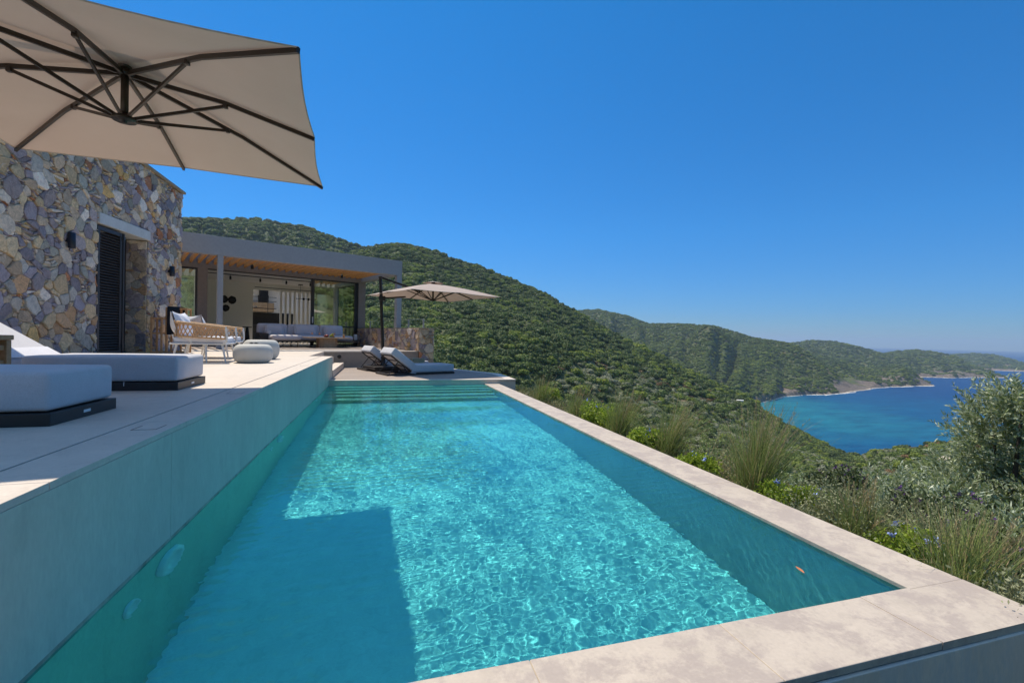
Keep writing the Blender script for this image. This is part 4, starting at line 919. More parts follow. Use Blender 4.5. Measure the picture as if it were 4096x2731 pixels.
def zG(az, r):
    a_ = np.radians(az); x = r * np.sin(a_); y = r * np.cos(a_)
    rc = interp(G, az, 2); zc = 1.2 + rc * np.tan(np.radians(interp(G, az, 1)))
    zv = fv(az); rv = 150.
    near = np.interp(r, [0, 5, 9, 14, 30, 70, 150], [0, .045, .10, .15, .33, .62, 1.0]) * zv
    near = np.where(r < 20, -2.4 - (r / 20) * (-.33 * 20 / 30 * zv * .9 - 2.4 + 0), near)
    near = np.interp(r, [0, 4, 10, 20, 40, 90, 150], [-2.2, -2.3, -3.6, -6.5, -12, -26, -40]) * (zv / -40.) ** np.clip(r / 60., 0, 1)
    t_ = np.clip((r - rv) / (rc - rv), 0, 1); front = zv + (zc - zv) * (t_ ** np.where(zc > 0, 1.18, .95))
    k = np.clip((r - rc) / 260., 0, 3); back = zc - 150 * k ** 1.3 - (r > rc) * 0
    z = np.where(r < rv, near, np.where(r < rc, front, back))
    env = np.clip((r - 90) / 120, 0, 1) * np.clip((rc - r) / 120., 0, 1)
    gul = (fbm(x / 95, y / 95, 11, 4) - .5) * 34 * env + (fbm(x / 24, y / 24, 5, 3) - .5) * 5 * np.clip((r - 60) / 100, 0, 1) * np.clip(np.abs(rc - r) / 60, .25, 1)
    return np.maximum(z + gul, SEA - 6)
def polar(name, az, rr, zf, mat):
    AZ, RR = np.meshgrid(az, rr); Z_ = zf(AZ, RR); a_ = np.radians(AZ); X_ = RR * np.sin(a_); Y_ = RR * np.cos(a_)
    n, m_ = AZ.shape; idx = np.arange(n * m_).reshape(n, m_); q = np.stack([idx[:-1, :-1], idx[:-1, 1:], idx[1:, 1:], idx[1:, :-1]], -1).reshape(-1, 4)
    o = raw_mesh(name, np.stack([X_.ravel(), Y_.ravel(), Z_.ravel()], 1), q, mat, True); tag(o, kind='structure'); return o
def groundmat(name, cliff=True):
    t = NT(name); g_ = t.n('ShaderNodeNewGeometry'); sp = t.n('ShaderNodeSeparateXYZ'); t.l(g_.outputs['Position'], sp.inputs[0]); nn = t.n('ShaderNodeSeparateXYZ'); t.l(g_.outputs['Normal'], nn.inputs[0])
    v = t.co(); f = t.noise(.05, 8, .6, v); f2 = t.noise(.5, 6, .65, v)
    col = t.mix(t.ramp(f, [(.35, (.05, .075, .018)), (.54, (.07, .09, .025)), (.64, (.09, .08, .03)), (.70, (.24, .15, .08))]), t.ramp(f2, [(.3, (.6, .6, .6)), (.7, (1.3, 1.3, 1.3))]), 1, 'MULTIPLY')
    if cliff:
        rock = t.mix(t.ramp(t.noise(.06, 9, .7, t.co((1, 1, .25)), 1.5), [(.3, (.07, .058, .045)), (.5, (.17, .13, .10)), (.7, (.32, .25, .18))]), t.ramp(t.noise(.35, 5, .7, t.co((1, 1, .2))), [(.35, (.5, .5, .5)), (.65, (1.25, 1.25, 1.25))]), 1, 'MULTIPLY')
        hgt = t.math('SUBTRACT', sp.outputs[2], SEA); edge = t.math('ADD', hgt, t.math('MULTIPLY', t.math('SUBTRACT', t.noise(.018, 6, .65, v), .5), -110))
        col = t.mix(rock, col, t.ramp(t.math('MULTIPLY', edge, 1 / 60.), [(.22, (0, 0, 0)), (.36, (1, 1, 1))]))
        col = t.mix((.50, .42, .32), col, t.ramp(t.math('MULTIPLY', hgt, 1 / 10.), [(.10, (0, 0, 0)), (.16, (1, 1, 1))]))
    t.base(col); t.rough(.95); t.bump(f2, .6, 1.5); return t.m
gm = groundmat('scrub_ground', False); gmc = groundmat('rocky_coast_ground', True)
polar('hillside', np.linspace(-62, 92, 620), np.concatenate([np.linspace(.5, 20, 24), np.geomspace(21, 150, 60), np.linspace(152, 720, 260), np.linspace(730, 950, 12)]), zG, gm)
# further hills: az, crest el, crest r, shore r (0 = base inland at r with z)
def hill(name, rows, azr, na, nr, seed, gam=.9, base=None, amp=1.0, mat=gmc, nb=400):
    T = tab(rows)
    def zf(az, r):
        a_ = np.radians(az); x = r * np.sin(a_); y = r * np.cos(a_); rc = interp(T, az, 2); zc = 1.2 + rc * np.tan(np.radians(interp(T, az, 1))); rs = interp(T, az, 3)
        z0 = (SEA - .5) if base is None else base
        t_ = np.clip((r - rs) / (rc - rs), 0, 1); k = np.clip((r - rc) / nb, 0, 3)
        steep = 1 - np.exp(-np.clip(r - rs, 0, 1e9) / 16.)
        z = np.where(r < rs, SEA - 4, np.where(r < rc, z0 + (zc - z0) * np.where(base is not None, t_ ** gam, .14 * steep + .86 * t_ ** gam), zc - 120 * k ** 1.3))
        H_ = np.maximum(zc - z0, 1); HM = float(np.mean(np.maximum(1.2 + T[:, 2] * np.tan(np.radians(T[:, 1])) - z0, 1))); env = np.clip(t_ * 6, 0, 1) * np.clip((1 - t_) * 4, 0.0, 1)
        gul = ((fbm(x / (HM * 1.6), y / (HM * 1.6), seed, 4) - .5) * .6 * H_ * amp + (np.abs(fbm(az * .30 + 7 + .4 * fbm(x / 300, y / 300, seed + 40, 2), t_ * .8, seed + 60, 3) - .45) * 2.4 - .35) * .42 * H_ * amp) * env + (fbm(x / 30, y / 30, seed + 3, 3) - .5) * 6 * np.clip(t_ * 8, 0, 1)
        # keep the face under the line of sight of its crest
        z = np.minimum(z + gul, np.where(r < rc, 1.2 + (zc - 1.2) / rc * r - 2 * env, 1e9)); return np.where(r < rs - 1, SEA - 4, z)
    r0 = T[:, 3].min() - 8; o = polar(name, np.linspace(azr[0], azr[1], na), np.linspace(r0, T[:, 2].max() + nb * 1.3, nr), zf, mat); return zf, T
H1 = hill('hill', [(-60, 6.5, 900, 330), (-27.4, 7.5, 900, 330), (-20.6, 11.1, 900, 350), (-18, 11.6, 900, 360), (-14.9, 12.1, 900, 380), (-11.5, 12.3, 880, 380), (-8.8, 12.05, 860, 400), (-6, 11.25, 840, 430), (-4.1, 10.7, 830, 450), (-1.6, 10.1, 810, 480), (1, 8.7, 790, 500), (4.2, 6.8, 770, 500), (9, 5, 760, 520)], (-50, 9), 260, 150, 31, gam=.95, base=-20, mat=gm)
H3 = hill('hill', [(10, 4.6, 1800, 760), (14.6, 3.95, 1800, 760), (23, 3.45, 1750, 760), (27, 3.7, 1700, 760), (30.5, 2.92, 1660, 780), (33.1, 2.03, 1620, 800), (36.6, 2.0, 1580, 820), (40.4, 1.83, 1560, 860), (42.2, 1.25, 1540, 890), (44, .63, 1520, 915), (45.3, .45, 1510, 940), (46.6, .22, 1500, 1010), (47.5, -.0, 1490, 1083), (48.6, -.32, 1480, 1120), (49.5, -.85, 1460, 1155), (50.2, -1.45, 1440, 1175), (51.4, -2.5, 1400, 1195), (52.1, -3.12, 1390, 1230), (53.5, -4.0, 1400, 1296), (54.6, -4.2, 1455, 1400), (55.4, -4.3, 1475, 1460)], (10, 55.4), 420, 240, 41)
H4 = hill('hill', [(30, -.6, 2700, 1900), (46.6, -.05, 2700, 1900), (48.2, .03, 2600, 1850), (49.8, .34, 2600, 1820), (52, .25, 2600, 1800), (53.5, -.14, 2600, 1850), (54.9, -.52, 2550, 1900), (56.2, -1.0, 2500, 2000), (57.5, -1.7, 2400, 2050), (58.8, -2.6, 2350, 2150)], (40, 58.8), 260, 90, 51)
H4a = hill('hill', [(45, -.7, 1950, 1550), (49, -.75, 1950, 1500), (51.3, -1.34, 1900, 1460), (53.5, -2.0, 1850, 1440), (54.9, -2.5, 1830, 1450), (56.4, -2.15, 1800, 1560), (57.2, -2.05, 1790, 1590), (57.8, -2.25, 1780, 1630), (58.45, -2.9, 1770, 1670), (59.1, -3.35, 1760, 1695), (59.6, -3.65, 1750, 1720)], (46, 59.6), 260, 80, 61)
H5 = hill('hill', [(53.5, -1.6, 3000, 2300), (55.5, -.97, 3000, 2250), (56.8, -.54, 3000, 2180), (58.2, -.38, 2980, 2150), (59.6, -.52, 2900, 2200), (60.8, -.88, 2800, 2230), (61.9, -1.6, 2700, 2350), (63.2, -2.12, 2600, 2430), (64.0, -2.5, 2500, 2470)], (54, 64.0), 220, 80, 71)
H6 = hill('hill', [(58, -1.1, 4700, 3400), (59.9, -.84, 4700, 3300), (61, -.68, 4600, 3250), (61.9, -.57, 4600, 3220), (63.2, -.63, 4500, 3200), (64.5, -1.05, 4300, 3220), (65.6, -1.5, 4100, 3250), (68, -2.1, 3900, 3400)], (58, 68), 160, 60, 81)
# wooded slope behind and beside the viewpoint (seen in the window glass)
def zB(az, r):
    a_ = np.radians(az); x = r * np.sin(a_); y = r * np.cos(a_); f_ = np.clip((az - 88) / 40., 0, 1) * np.clip((302 - az) / 30., 0, 1)
    z = -4 + f_ * (np.clip(r - 25, 0, 160) * .30) - (1 - f_) * np.clip(r - 10, 0, 150) * .3; return z + (fbm(x / 30 + 9, y / 30, 15, 3) - .5) * 6 * np.clip(r / 60, 0, 1)
polar('hill', np.linspace(86, 304, 120), np.concatenate([np.linspace(6, 200, 60), np.linspace(210, 400, 6)]), zB, gm)
# sea
t = NT('sea_water'); v = t.co()
sp = t.n('ShaderNodeSeparateXYZ'); t.l(v, sp.inputs[0])
ln_ = t.n('ShaderNodeVectorMath', operation='LENGTH'); sub = t.n('ShaderNodeVectorMath', operation='SUBTRACT'); t.l(v, sub.inputs[0]); sub.inputs[1].default_value = (600, 640, 0); t.l(sub.outputs[0], ln_.inputs[0])
dd = t.math('ADD', t.math('MULTIPLY', ln_.outputs['Value'], 1 / 900.), t.math('MULTIPLY', t.math('SUBTRACT', t.noise(.004, 5, .6, v), .5), .5))
c_ = t.ramp(dd, [(.0, (.04, .24, .24)), (.16, (.010, .14, .19)), (.38, (.003, .075, .17)), (.8, (.002, .045, .15))])
c_ = t.mix(c_, t.ramp(t.noise(.02, 7, .7, t.co((1, 3, 1), rot=(0, 0, .8))), [(.35, (.6, .68, .78)), (.65, (1.35, 1.25, 1.18))]), .9, 'MULTIPLY')
fo = t.ramp(t.noise(.09, 3, .5, t.co((1, 4, 1), rot=(0, 0, .9))), [(.76, (0, 0, 0)), (.78, (1, 1, 1))]); c_ = t.mix(c_, (.7, .75, .78), fo)
t.base(c_); t.rough(.45); t.b.inputs['IOR'].default_value = 1.33; t.b.inputs['Specular IOR Level'].default_value = .2; t.bump(t.noise(.35, 5, .6, t.co((1, 2.2, 1), rot=(0, 0, .8))), .5, 1.2)
b = MB(); b.add([(-19000, -2000, SEA), (19000, -2000, SEA), (19000, 19000, SEA), (-19000, 19000, SEA)], [(0, 1, 2, 3)]); so_ = b.build('sea', t.m, None); tag(so_, kind='structure')
# surf line along the far shore
fm = plain('sea_foam', (.8, .82, .82), .8, var=.05)
b = MB()
def surf(T, a0, a1, off, w0, seed):
    az_ = np.linspace(a0, a1, 260); rs = interp(T, az_, 3) - off; nz = fbm(az_ * 3.1, az_ * 0 + seed, seed, 4)
    P_ = []
    for a_, r_, k in zip(az_, rs, nz):
        w = max(0, (k - .40)) * w0 * .5; s_, c2 = math.sin(R(a_)), math.cos(R(a_)); P_ += [((r_ - w) * s_, (r_ - w) * c2, SEA + .25), ((r_ + 6) * s_, (r_ + 6) * c2, SEA + .25)]
    b.add(P_, [(2 * i, 2 * i + 2, 2 * i + 3, 2 * i + 1) for i in range(len(az_) - 1)])
surf(H3[1], 45, 53.8, 2, 38, 2); surf(H4a[1], 55, 59.6, 2, 40, 5); surf(H5[1], 59, 64, 2, 60, 7)
so_ = b.build('surf', fm, None); tag(so_, kind='stuff', label='white surf line along the foot of the coastal cliffs', cat='surf')

# ------------------------------------------------------------------ tree models
def crown(seed, lobes, leaves, size, flat=1.0, spread=.62, core=.80, lw=.55):
    rg = np.random.default_rng(seed); V = []; F = []; n = 0; C = []
    for i in range(lobes):
        a_ = i * 2.4 + rg.uniform(-.4, .4); k = spread * math.sqrt((i + .5) / lobes); C.append((k * math.cos(a_), k * math.sin(a_), (rg.uniform(-.10, .45) * (1 - k * .7)) * flat, rg.uniform(.30, .48)))
    # inner cores block the light
    ph = (1 + 5 ** .5) / 2
    ico = np.array([(-1, ph, 0), (1, ph, 0), (-1, -ph, 0), (1, -ph, 0), (0, -1, ph), (0, 1, ph), (0, -1, -ph), (0, 1, -ph), (ph, 0, -1), (ph, 0, 1), (-ph, 0, -1), (-ph, 0, 1)]) / 1.902
    icf = np.array([(0, 11, 5), (0, 5, 1), (0, 1, 7), (0, 7, 10), (0, 10, 11), (1, 5, 9), (5, 11, 4), (11, 10, 2), (10, 7, 6), (7, 1, 8), (3, 9, 4), (3, 4, 2), (3, 2, 6), (3, 6, 8), (3, 8, 9), (4, 9, 5), (2, 4, 11), (6, 2, 10), (8, 6, 7), (9, 8, 1)])
    for (x, y, z, r) in C:
        if core: V.append(ico * r * core * np.array([1, 1, .8 * flat]) + (x, y, z) + rg.normal(0, r * .07, ico.shape)); F.append(icf + n); n += 12
        m_ = int(leaves / lobes); d = rg.normal(0, 1, (m_, 3)); d /= np.linalg.norm(d, axis=1)[:, None]; d[:, 2] = np.where(d[:, 2] < -.5, -d[:, 2], d[:, 2])
        p = d * r * rg.uniform(.78, 1.10, (m_, 1)) * np.array([1, 1, .85 * flat]) + (x, y, z)
        t1 = rg.normal(0, 1, (m_, 3)); t1 = np.cross(d + rg.normal(0, .5, (m_, 3)), t1); t1 /= np.linalg.norm(t1, axis=1)[:, None]; t2 = np.cross(d, t1); t2 /= np.maximum(np.linalg.norm(t2, axis=1)[:, None], 1e-6)
        s = size * rg.uniform(.6, 1.3, (m_, 1)); tri = np.stack([p - t1 * s * lw + d * s * .1, p + t1 * s * lw, p + t2 * s + d * s * .35], 1).reshape(-1, 3)
        V.append(tri); F.append(np.arange(m_ * 3).reshape(-1, 3) + n); n += m_ * 3
    V = np.concatenate(V); V[:, 2] -= V[:, 2].min(); return V, np.concatenate(F)
FM = {'oak': foliage('holm_oak_leaves', (.050, .085, .019), (.15, .20, .046), trans=.22), 'mid': foliage('green_maquis_leaves', (.09, .145, .028), (.22, .28, .062), trans=.25), 'olive': foliage('olive_canopy', (.19, .21, .11), (.39, .40, .26), trans=.22), 'pine': foliage('pine_canopy', (.14, .20, .022), (.33, .385, .055), trans=.28), 'scrub': foliage('dry_scrub_leaves', (.13, .085, .035), (.27, .165, .065), trans=.1)}
trunk_m = plain('bark', (.075, .055, .04), .9, var=.25, scale=3, bump=.5, bd=.02)
trunk_mesh = MB().tube([(0, 0, -1.2), (.03, 0, .2), (.0, .03, .7)], .11, 7, r2=.06).tube([(0, .02, .4), (.25, .1, .9)], .05, 6, r2=.03).tube([(0, .02, .45), (-.22, -.12, .9)], .05, 6, r2=.03)
KINDS = [('oak', 5, 620, .17, .95), ('oak', 7, 700, .16, .8), ('mid', 6, 640, .17, .95), ('olive', 6, 760, .13, .8), ('pine', 5, 700, .16, 1.05), ('scrub', 6, 480, .15, .45)]
LAB = {'oak': 'dark green rounded evergreen tree among many on the wooded slope', 'mid': 'mid-green bushy tree among many on the wooded slope', 'olive': 'grey-green olive tree among many in the slope groves', 'pine': 'bright yellow-green pine crown standing out on the wooded slope', 'scrub': 'low brownish bush among many on the dry slope'}
protos = []
for k, (kd, lo_, le, sz, fl) in enumerate(KINDS):
    V, F = crown(100 + k, lo_, le, sz, fl)
    r_ = thing('pine_tree' if kd == 'pine' else 'olive_tree' if kd == 'olive' else 'bush' if kd == 'scrub' else 'evergreen_tree', LAB[kd], 'bush' if kd == 'scrub' else 'tree', (0, 0, 0), 0, {'oak': 'dark evergreen trees on the near slope', 'mid': 'mid-green trees on the near slope', 'olive': 'olive trees on the near slope', 'pine': 'yellow-green pines on the near slope', 'scrub': 'brown bushes on the near slope'}[kd])
    c_ = raw_mesh('crown', V, F, FM[kd], False, r_); t_ = trunk_mesh.build('trunk', trunk_m, r_); protos.append((r_, c_, kd))
# dirt road and pad on the spur
road = [(60.4, 352), (60.9, 338), (61.3, 325), (61.75, 316), (62.3, 312), (62.9, 306)]
# sample the land
rg = np.random.default_rng(77)
def scatter_pts(zf, az0, az1, r0, r1, spacing, T=None, maxr=None):
    area = .5 * abs(R(az1 - az0)) * (r1 * r1 - r0 * r0); n = int(area / (spacing * spacing))
    az = rg.uniform(az0, az1, n); r = np.sqrt(rg.uniform(r0 * r0, r1 * r1, n)); return az, r
def place(az, r, zf):
    a_ = np.radians(az); z = zf(az, r); return np.stack([r * np.sin(a_), r * np.cos(a_), z], 1)
near_pts = []; far_groups = {k: [] for k in range(len(KINDS))}
def emit(az, r, zf, size, cliff, seed, olive_zone=None, mix=(.42, .70)):
    P_ = place(az, r, zf); x, y, z = P_.T
    zin = zf(az, r - 10); zout = zf(az, r + 10)
    n1 = fbm(x / 60, y / 60, seed, 4); n2 = fbm(x / 35, y / 35, seed + 9, 4); n3 = rg.random(len(x)); n4 = fbm(x / 130, y / 130, seed + 21, 3)
    ok = (z > SEA + 3)
    if cliff: ok &= (z - SEA + (fbm(x / 55., y / 55., seed + 2, 5) - .5) * -80) > 7 + 13 * np.clip((az - 49.3) / 2.5, 0, 1) * (r < 1560)
    kind = np.where(n3 < mix[0], 0, np.where(n3 < mix[1], 1, 2))
    kind = np.where(rg.random(len(x)) < .08 + .35 * (n2 > .58), 4, kind)
    if olive_zone is not None:
        oz = olive_zone(az, r, n4); kind = np.where(oz & (n2 < .56) & (n3 < .58), 3, kind); kind = np.where(oz & (n2 > .54) & (n3 < .30), 5, kind)
        ok &= ~(oz & (n2 > .59) & (n3 > .5))
    s = size * (.45 + 1.35 * rg.random(len(x)) ** 1.9); s = np.where(kind == 5, s * .8, s); s = np.where(kind == 3, s * .85, s)
    return P_[ok], kind[ok], s[ok], r[ok], az[ok]
zoneG = lambda az, r, n: ((az > 22) & (r < 470) & (r < 140 + (az - 20) * 16 + n * 160)) | (az > 54)
out = []
az, r = scatter_pts(zG, -9, 70, 48, 700, 3.35); ok = r < interp(G, az, 2) + 25; ok &= (r > 120) | (az > 25); out.append(emit(az[ok], r[ok], zG, 3.15, False, 3, zoneG, mix=(.62, .84)))
az, r = scatter_pts(None, 30, 56, 440, 600, 7); rc_ = interp(G, az, 2); ok = (r > rc_ - 28) & (r < rc_ + 8); o_ = emit(az[ok], r[ok], zG, 4.6, False, 5, None, mix=(.3, .4)); out.append((o_[0], np.where(o_[1] == 2, 4, o_[1]), o_[2], o_[3], o_[4]))
az, r = scatter_pts(None, -24, 8, 380, 900, 4.6); ok = (r < interp(H1[1], az, 2) + 20) & (r > interp(H1[1], az, 3)); out.append(emit(az[ok], r[ok], H1[0], 4.1, False, 13))
az, r = scatter_pts(None, 20, 55.4, 780, 1830, 4.9); ok = (r < interp(H3[1], az, 2) + 25) & (r > interp(H3[1], az, 3) + 8); ok &= ((az > 24) | (r > 1300)); out.append(emit(az[ok], r[ok], H3[0], 3.7, True, 23, mix=(.12, .5)))
az, r = scatter_pts(None, 100, 300, 26, 190, 4.6); out.append(emit(az, r, zB, 2.9, False, 17))
for (Hh, a0, a1, r0, r1, sp_, sz) in ((H4, 44, 58.8, 1900, 2720, 8, 5.2), (H4a, 46, 59.6, 1440, 1960, 5.8, 4.0), (H5, 54, 64, 2150, 3020, 9, 5.6), (H6, 58, 67, 3200, 4720, 14, 8)):
    az, r = scatter_pts(None, a0, a1, r0, r1, sp_); ok = (r < interp(Hh[1], az, 2) + 20) & (r > interp(Hh[1], az, 3) + 5); out.append(emit(az[ok], r[ok], Hh[0], sz, True, int(sp_ * 3)))
P_ = np.concatenate([o[0] for o in out]); K_ = np.concatenate([o[1] for o in out]); S_ = np.concatenate([o[2] for o in out]); R_ = np.concatenate([o[3] for o in out]); A_ = np.concatenate([o[4] for o in out])
# the 280 that show largest are things of their own
rd = np.array([(r_ * math.sin(R(a_)), r_ * math.cos(R(a_))) for a_, r_ in road]); dmin = np.full(len(P_), 1e9)
for i in range(len(rd) - 1):
    for k in np.linspace(0, 1, 6): q_ = rd[i] * (1 - k) + rd[i + 1] * k; dmin = np.minimum(dmin, np.hypot(P_[:, 0] - q_[0], P_[:, 1] - q_[1]))
pad = np.array([310 * math.sin(R(60.9)), 310 * math.cos(R(60.9))]); dmin = np.minimum(dmin, np.hypot(P_[:, 0] - pad[0], P_[:, 1] - pad[1]) - 4)
keep = (dmin > 5.5) & ~((A_ > 59.9) & (A_ < 62.6) & (R_ > 262) & (R_ < 345) & ((A_ < 61.9) | (R_ < 318))); P_, K_, S_, R_, A_ = P_[keep], K_[keep], S_[keep], R_[keep], A_[keep]
vis = (A_ > 13) & (A_ < 66) & (R_ < 380) & ((R_ > 120) | (A_ > 40)); score = np.where(vis, S_ / R_, 0); top_ = set(np.argsort(-score)[:280].tolist())
used = [False] * len(KINDS)
mask = np.ones(len(P_), bool)
for i in top_:
    k = int(K_[i]); ro, co_, kd = protos[k]; mask[i] = False
    if used[k]: ro2 = copy_tree(ro)
    else: ro2 = ro; used[k] = True
    ro2.location = tuple(P_[i] - np.array([0, 0, .3 * S_[i]])); ro2.rotation_euler = (0, 0, float(rg.uniform(0, 6.28))); s = float(S_[i]); ro2.scale = (s, s, s * .95)
def scatter(name, pts, rot, scl, src, label):
    me = bpy.data.meshes.new(name); me.vertices.add(len(pts)); me.vertices.foreach_set('co', np.asarray(pts, np.float32).ravel())
    for nm, arr in (('rotz', rot), ('scl', scl)): at = me.attributes.new(nm, 'FLOAT', 'POINT'); at.data.foreach_set('value', np.asarray(arr, np.float32))
    me.update(); o = bpy.data.objects.new(name, me); COL.objects.link(o); tag(o, label, 'forest', kind='stuff')
    ng = bpy.data.node_groups.new(name, 'GeometryNodeTree'); ng.interface.new_socket('Geometry', in_out='INPUT', socket_type='NodeSocketGeometry'); ng.interface.new_socket('Geometry', in_out='OUTPUT', socket_type='NodeSocketGeometry')
    gi = ng.nodes.new('NodeGroupInput'); go = ng.nodes.new('NodeGroupOutput'); ip = ng.nodes.new('GeometryNodeInstanceOnPoints'); oi = ng.nodes.new('GeometryNodeObjectInfo'); oi.inputs['Object'].default_value = src
    try: oi.inputs['As Instance'].default_value = True
    except Exception: pass
    a1 = ng.nodes.new('GeometryNodeInputNamedAttribute'); a1.data_type = 'FLOAT'; a1.inputs['Name'].default_value = 'rotz'; a2 = ng.nodes.new('GeometryNodeInputNamedAttribute'); a2.data_type = 'FLOAT'; a2.inputs['Name'].default_value = 'scl'
    cx_ = ng.nodes.new('ShaderNodeCombineXYZ'); er = ng.nodes.new('FunctionNodeEulerToRotation')
    L = ng.links.new; L(a1.outputs[0], cx_.inputs[2]); L(cx_.outputs[0], er.inputs[0]); L(gi.outputs[0], ip.inputs['Points']); L(oi.outputs['Geometry'], ip.inputs['Instance']); L(er.outputs[0], ip.inputs['Rotation']); L(a2.outputs[0], ip.inputs['Scale']); L(ip.outputs[0], go.inputs[0])
    md = o.modifiers.new('scatter', 'NODES'); md.node_group = ng; return o
flab = ['mass of dark evergreen trees covering the hills', 'mass of rounded holm oaks covering the hills', 'mass of mid-green trees covering the hills', 'groves of grey-green olive trees on the lower slope', 'scattered yellow-green pines over the hills', 'patches of brown scrub on the lower slope']
for k in range(len(KINDS)):
    m_ = mask & (K_ == k); pp = P_[m_].copy(); pp[:, 2] -= .3 * S_[m_]
    if len(pp): scatter('forest', pp, rg.uniform(0, 6.28, len(pp)), S_[m_], protos[k][1], flab[k])
    if not used[k]: print('unused', k)
print('trees', len(P_), [int((K_ == k).sum()) for k in range(len(KINDS))])
# small far house above the bay
def on_land(az, r, zf=zG): a_ = R(az); return (r * math.sin(a_), r * math.cos(a_), float(zf(np.array([az]), np.array([r]))[0]))
fh = thing('small_white_house', 'tiny white house among the pines above the beach', 'house', on_land(43.3, 470), R(-40))
fh.scale = (.55, .55, .8)
MB().box((-5, -3, 0), (5, 3, 3.6)).build('wall', M['white_int'], fh); MB().bbox((-5.4, -3.4, 3.6), (5.4, 3.4, 3.9), .05).build('roof', M['white_int'], fh)
for x in (-3, 0, 3): MB().box((x - .7, -3.06, 1), (x + .7, -3.01, 2.4)).build('window', M['frame'], fh)

dm = plain('dirt_road_soil', (.46, .27, .14), .95, var=.2, scale=.3); b = MB(); pts = []
for i in range(len(road) - 1):
    for k in np.linspace(0, 1, 8, endpoint=False): pts.append((road[i][0] * (1 - k) + road[i + 1][0] * k, road[i][1] * (1 - k) + road[i + 1][1] * k))
P2 = []
for i, (a_, r_) in enumerate(pts):
    for dr in (-2.6, 0, 2.6): P2.append(on_land(a_, r_ + dr * (1.4 if i % 5 else 1.0)))
P2 = [(x, y, z + .7) for x, y, z in P2]; b.add(P2, [(3 * i + j, 3 * i + j + 1, 3 * i + j + 4, 3 * i + j + 3) for i in range(len(pts) - 1) for j in (0, 1)], True)
o = b.build('dirt_road', dm, None); tag(o, kind='structure')
b = MB(); N = 14; P2 = [on_land(60.9, 310)]; P2 = [(P2[0][0], P2[0][1], P2[0][2] + .9)]
for i in range(N): a_ = 60.9 + 1.25 * math.cos(2 * math.pi * i / N) * (1 + .15 * math.sin(3 * i)); r_ = 310 + 6.5 * math.sin(2 * math.pi * i / N); q_ = on_land(a_, r_); P2.append((q_[0], q_[1], q_[2] + .8))
b.add(P2, [(0, i + 1, (i + 1) % N + 1) for i in range(N)], True); o = b.build('dirt_pad_ground', plain('pale_pad_soil', (.5, .42, .33), .9, var=.1, scale=.5), None); tag(o, kind='structure')

# ------------------------------------------------------------------ sea air
hz = bpy.data.materials.new('sea_haze'); hz.use_nodes = True; hz.node_tree.nodes.clear(); ho = hz.node_tree.nodes.new('ShaderNodeOutputMaterial'); pv = hz.node_tree.nodes.new('ShaderNodeVolumePrincipled')
pv.inputs['Color'].default_value = (.62, .80, 1, 1); pv.inputs['Density'].default_value = .00009; pv.inputs['Anisotropy'].default_value = .2; hz.node_tree.links.new(pv.outputs[0], ho.inputs['Volume'])
o = MB().box((-19500, -2500, SEA - 7.5), (19500, 19500, 230)).build('haze', hz, None); tag(o, kind='stuff', label='thin bluish sea air between the hills and the viewer', cat='haze')
# ================================================================== GARDEN BED AND NEAR PLANTS
t = NT('garden_soil_ground'); t.base(t.ramp(t.noise(6, 8, .7), [(.3, (.05, .045, .025)), (.7, (.14, .11, .07))])); t.rough(.95); t.bump(t.noise(30, 4), .6, .03)
xs = np.linspace(2.905, 9, 50); ysg = np.linspace(-3, 14, 110); X_, Y_ = np.meshgrid(xs, ysg)
Z_ = -.30 - .06 * (X_ - 2.9) - np.maximum(0, X_ - 4.0) * .52 + (fbm(X_ * 2, Y_ * 2, 4, 3) - .5) * .14
n, m_ = X_.shape; idx = np.arange(n * m_).reshape(n, m_); q = np.stack([idx[:-1, :-1], idx[:-1, 1:], idx[1:, 1:], idx[1:, :-1]], -1).reshape(-1, 4)
gs = raw_mesh('garden_ground', np.stack([X_.ravel(), Y_.ravel(), Z_.ravel()], 1), q, t.m, True); tag(gs, kind='structure')
def gz(x, y): return -.30 - .06 * (x - 2.9) - max(0, x - 4.0) * .52
def strips(P, D_, L_, W_, bend, segs=5, seed=0):
    """many curved grass blades at once: root P, start direction D_, length, width, gravity bend"""
    rg = np.random.default_rng(seed); n = len(P); side = np.cross(D_, rg.normal(0, 1, (n, 3))); side /= np.linalg.norm(side, axis=1)[:, None]; V = []
    d = D_.copy(); p = P.copy()
    for k in range(segs + 1):
        w = (W_ * (1 - (k / segs) ** 1.5) + .0004)[:, None]; V.append(np.stack([p - side * w, p + side * w], 1))
        p = p + d * (L_ / segs)[:, None]; d = d + np.array([0, 0, -1.0]) * (bend * (k + 1) / segs)[:, None]; d /= np.linalg.norm(d, axis=1)[:, None]
    V = np.stack(V, 1).reshape(-1, 3); b0 = np.arange(n)[:, None] * (segs + 1) * 2; F = []
    for k in range(segs): F.append(np.concatenate([b0 + 2 * k, b0 + 2 * k + 1, b0 + 2 * k + 3, b0 + 2 * k + 2], 1))
    return V, np.concatenate(F)
GM = {'grass': foliage('fountain_grass_blades', (.15, .21, .05), (.36, .42, .14), trans=.35, spot=((.42, .34, .17), .86), by_object=False), 'straw': foliage('dry_grass_stalks', (.38, .29, .15), (.55, .44, .26), trans=.2, by_object=False), 'lime': foliage('plumbago_leaves', (.16, .25, .02), (.40, .50, .06), trans=.4, by_object=False), 'blue': plain('plumbago_flowers', (.32, .40, .78), .7, var=.2), 'purple': plain('purple_flower_spikes', (.13, .035, .22), .8, var=.3), 'grey': foliage('grey_cover_leaves', (.16, .18, .09), (.40, .41, .24), trans=.2, by_object=False), 'oliveleaf': None, 'dark': foliage('dark_shrub_leaves', (.05, .075, .025), (.16, .19, .08), trans=.2, by_object=False), 'rust': foliage('rusty_stems', (.14, .06, .03), (.26, .13, .06), trans=.1, by_object=False)}
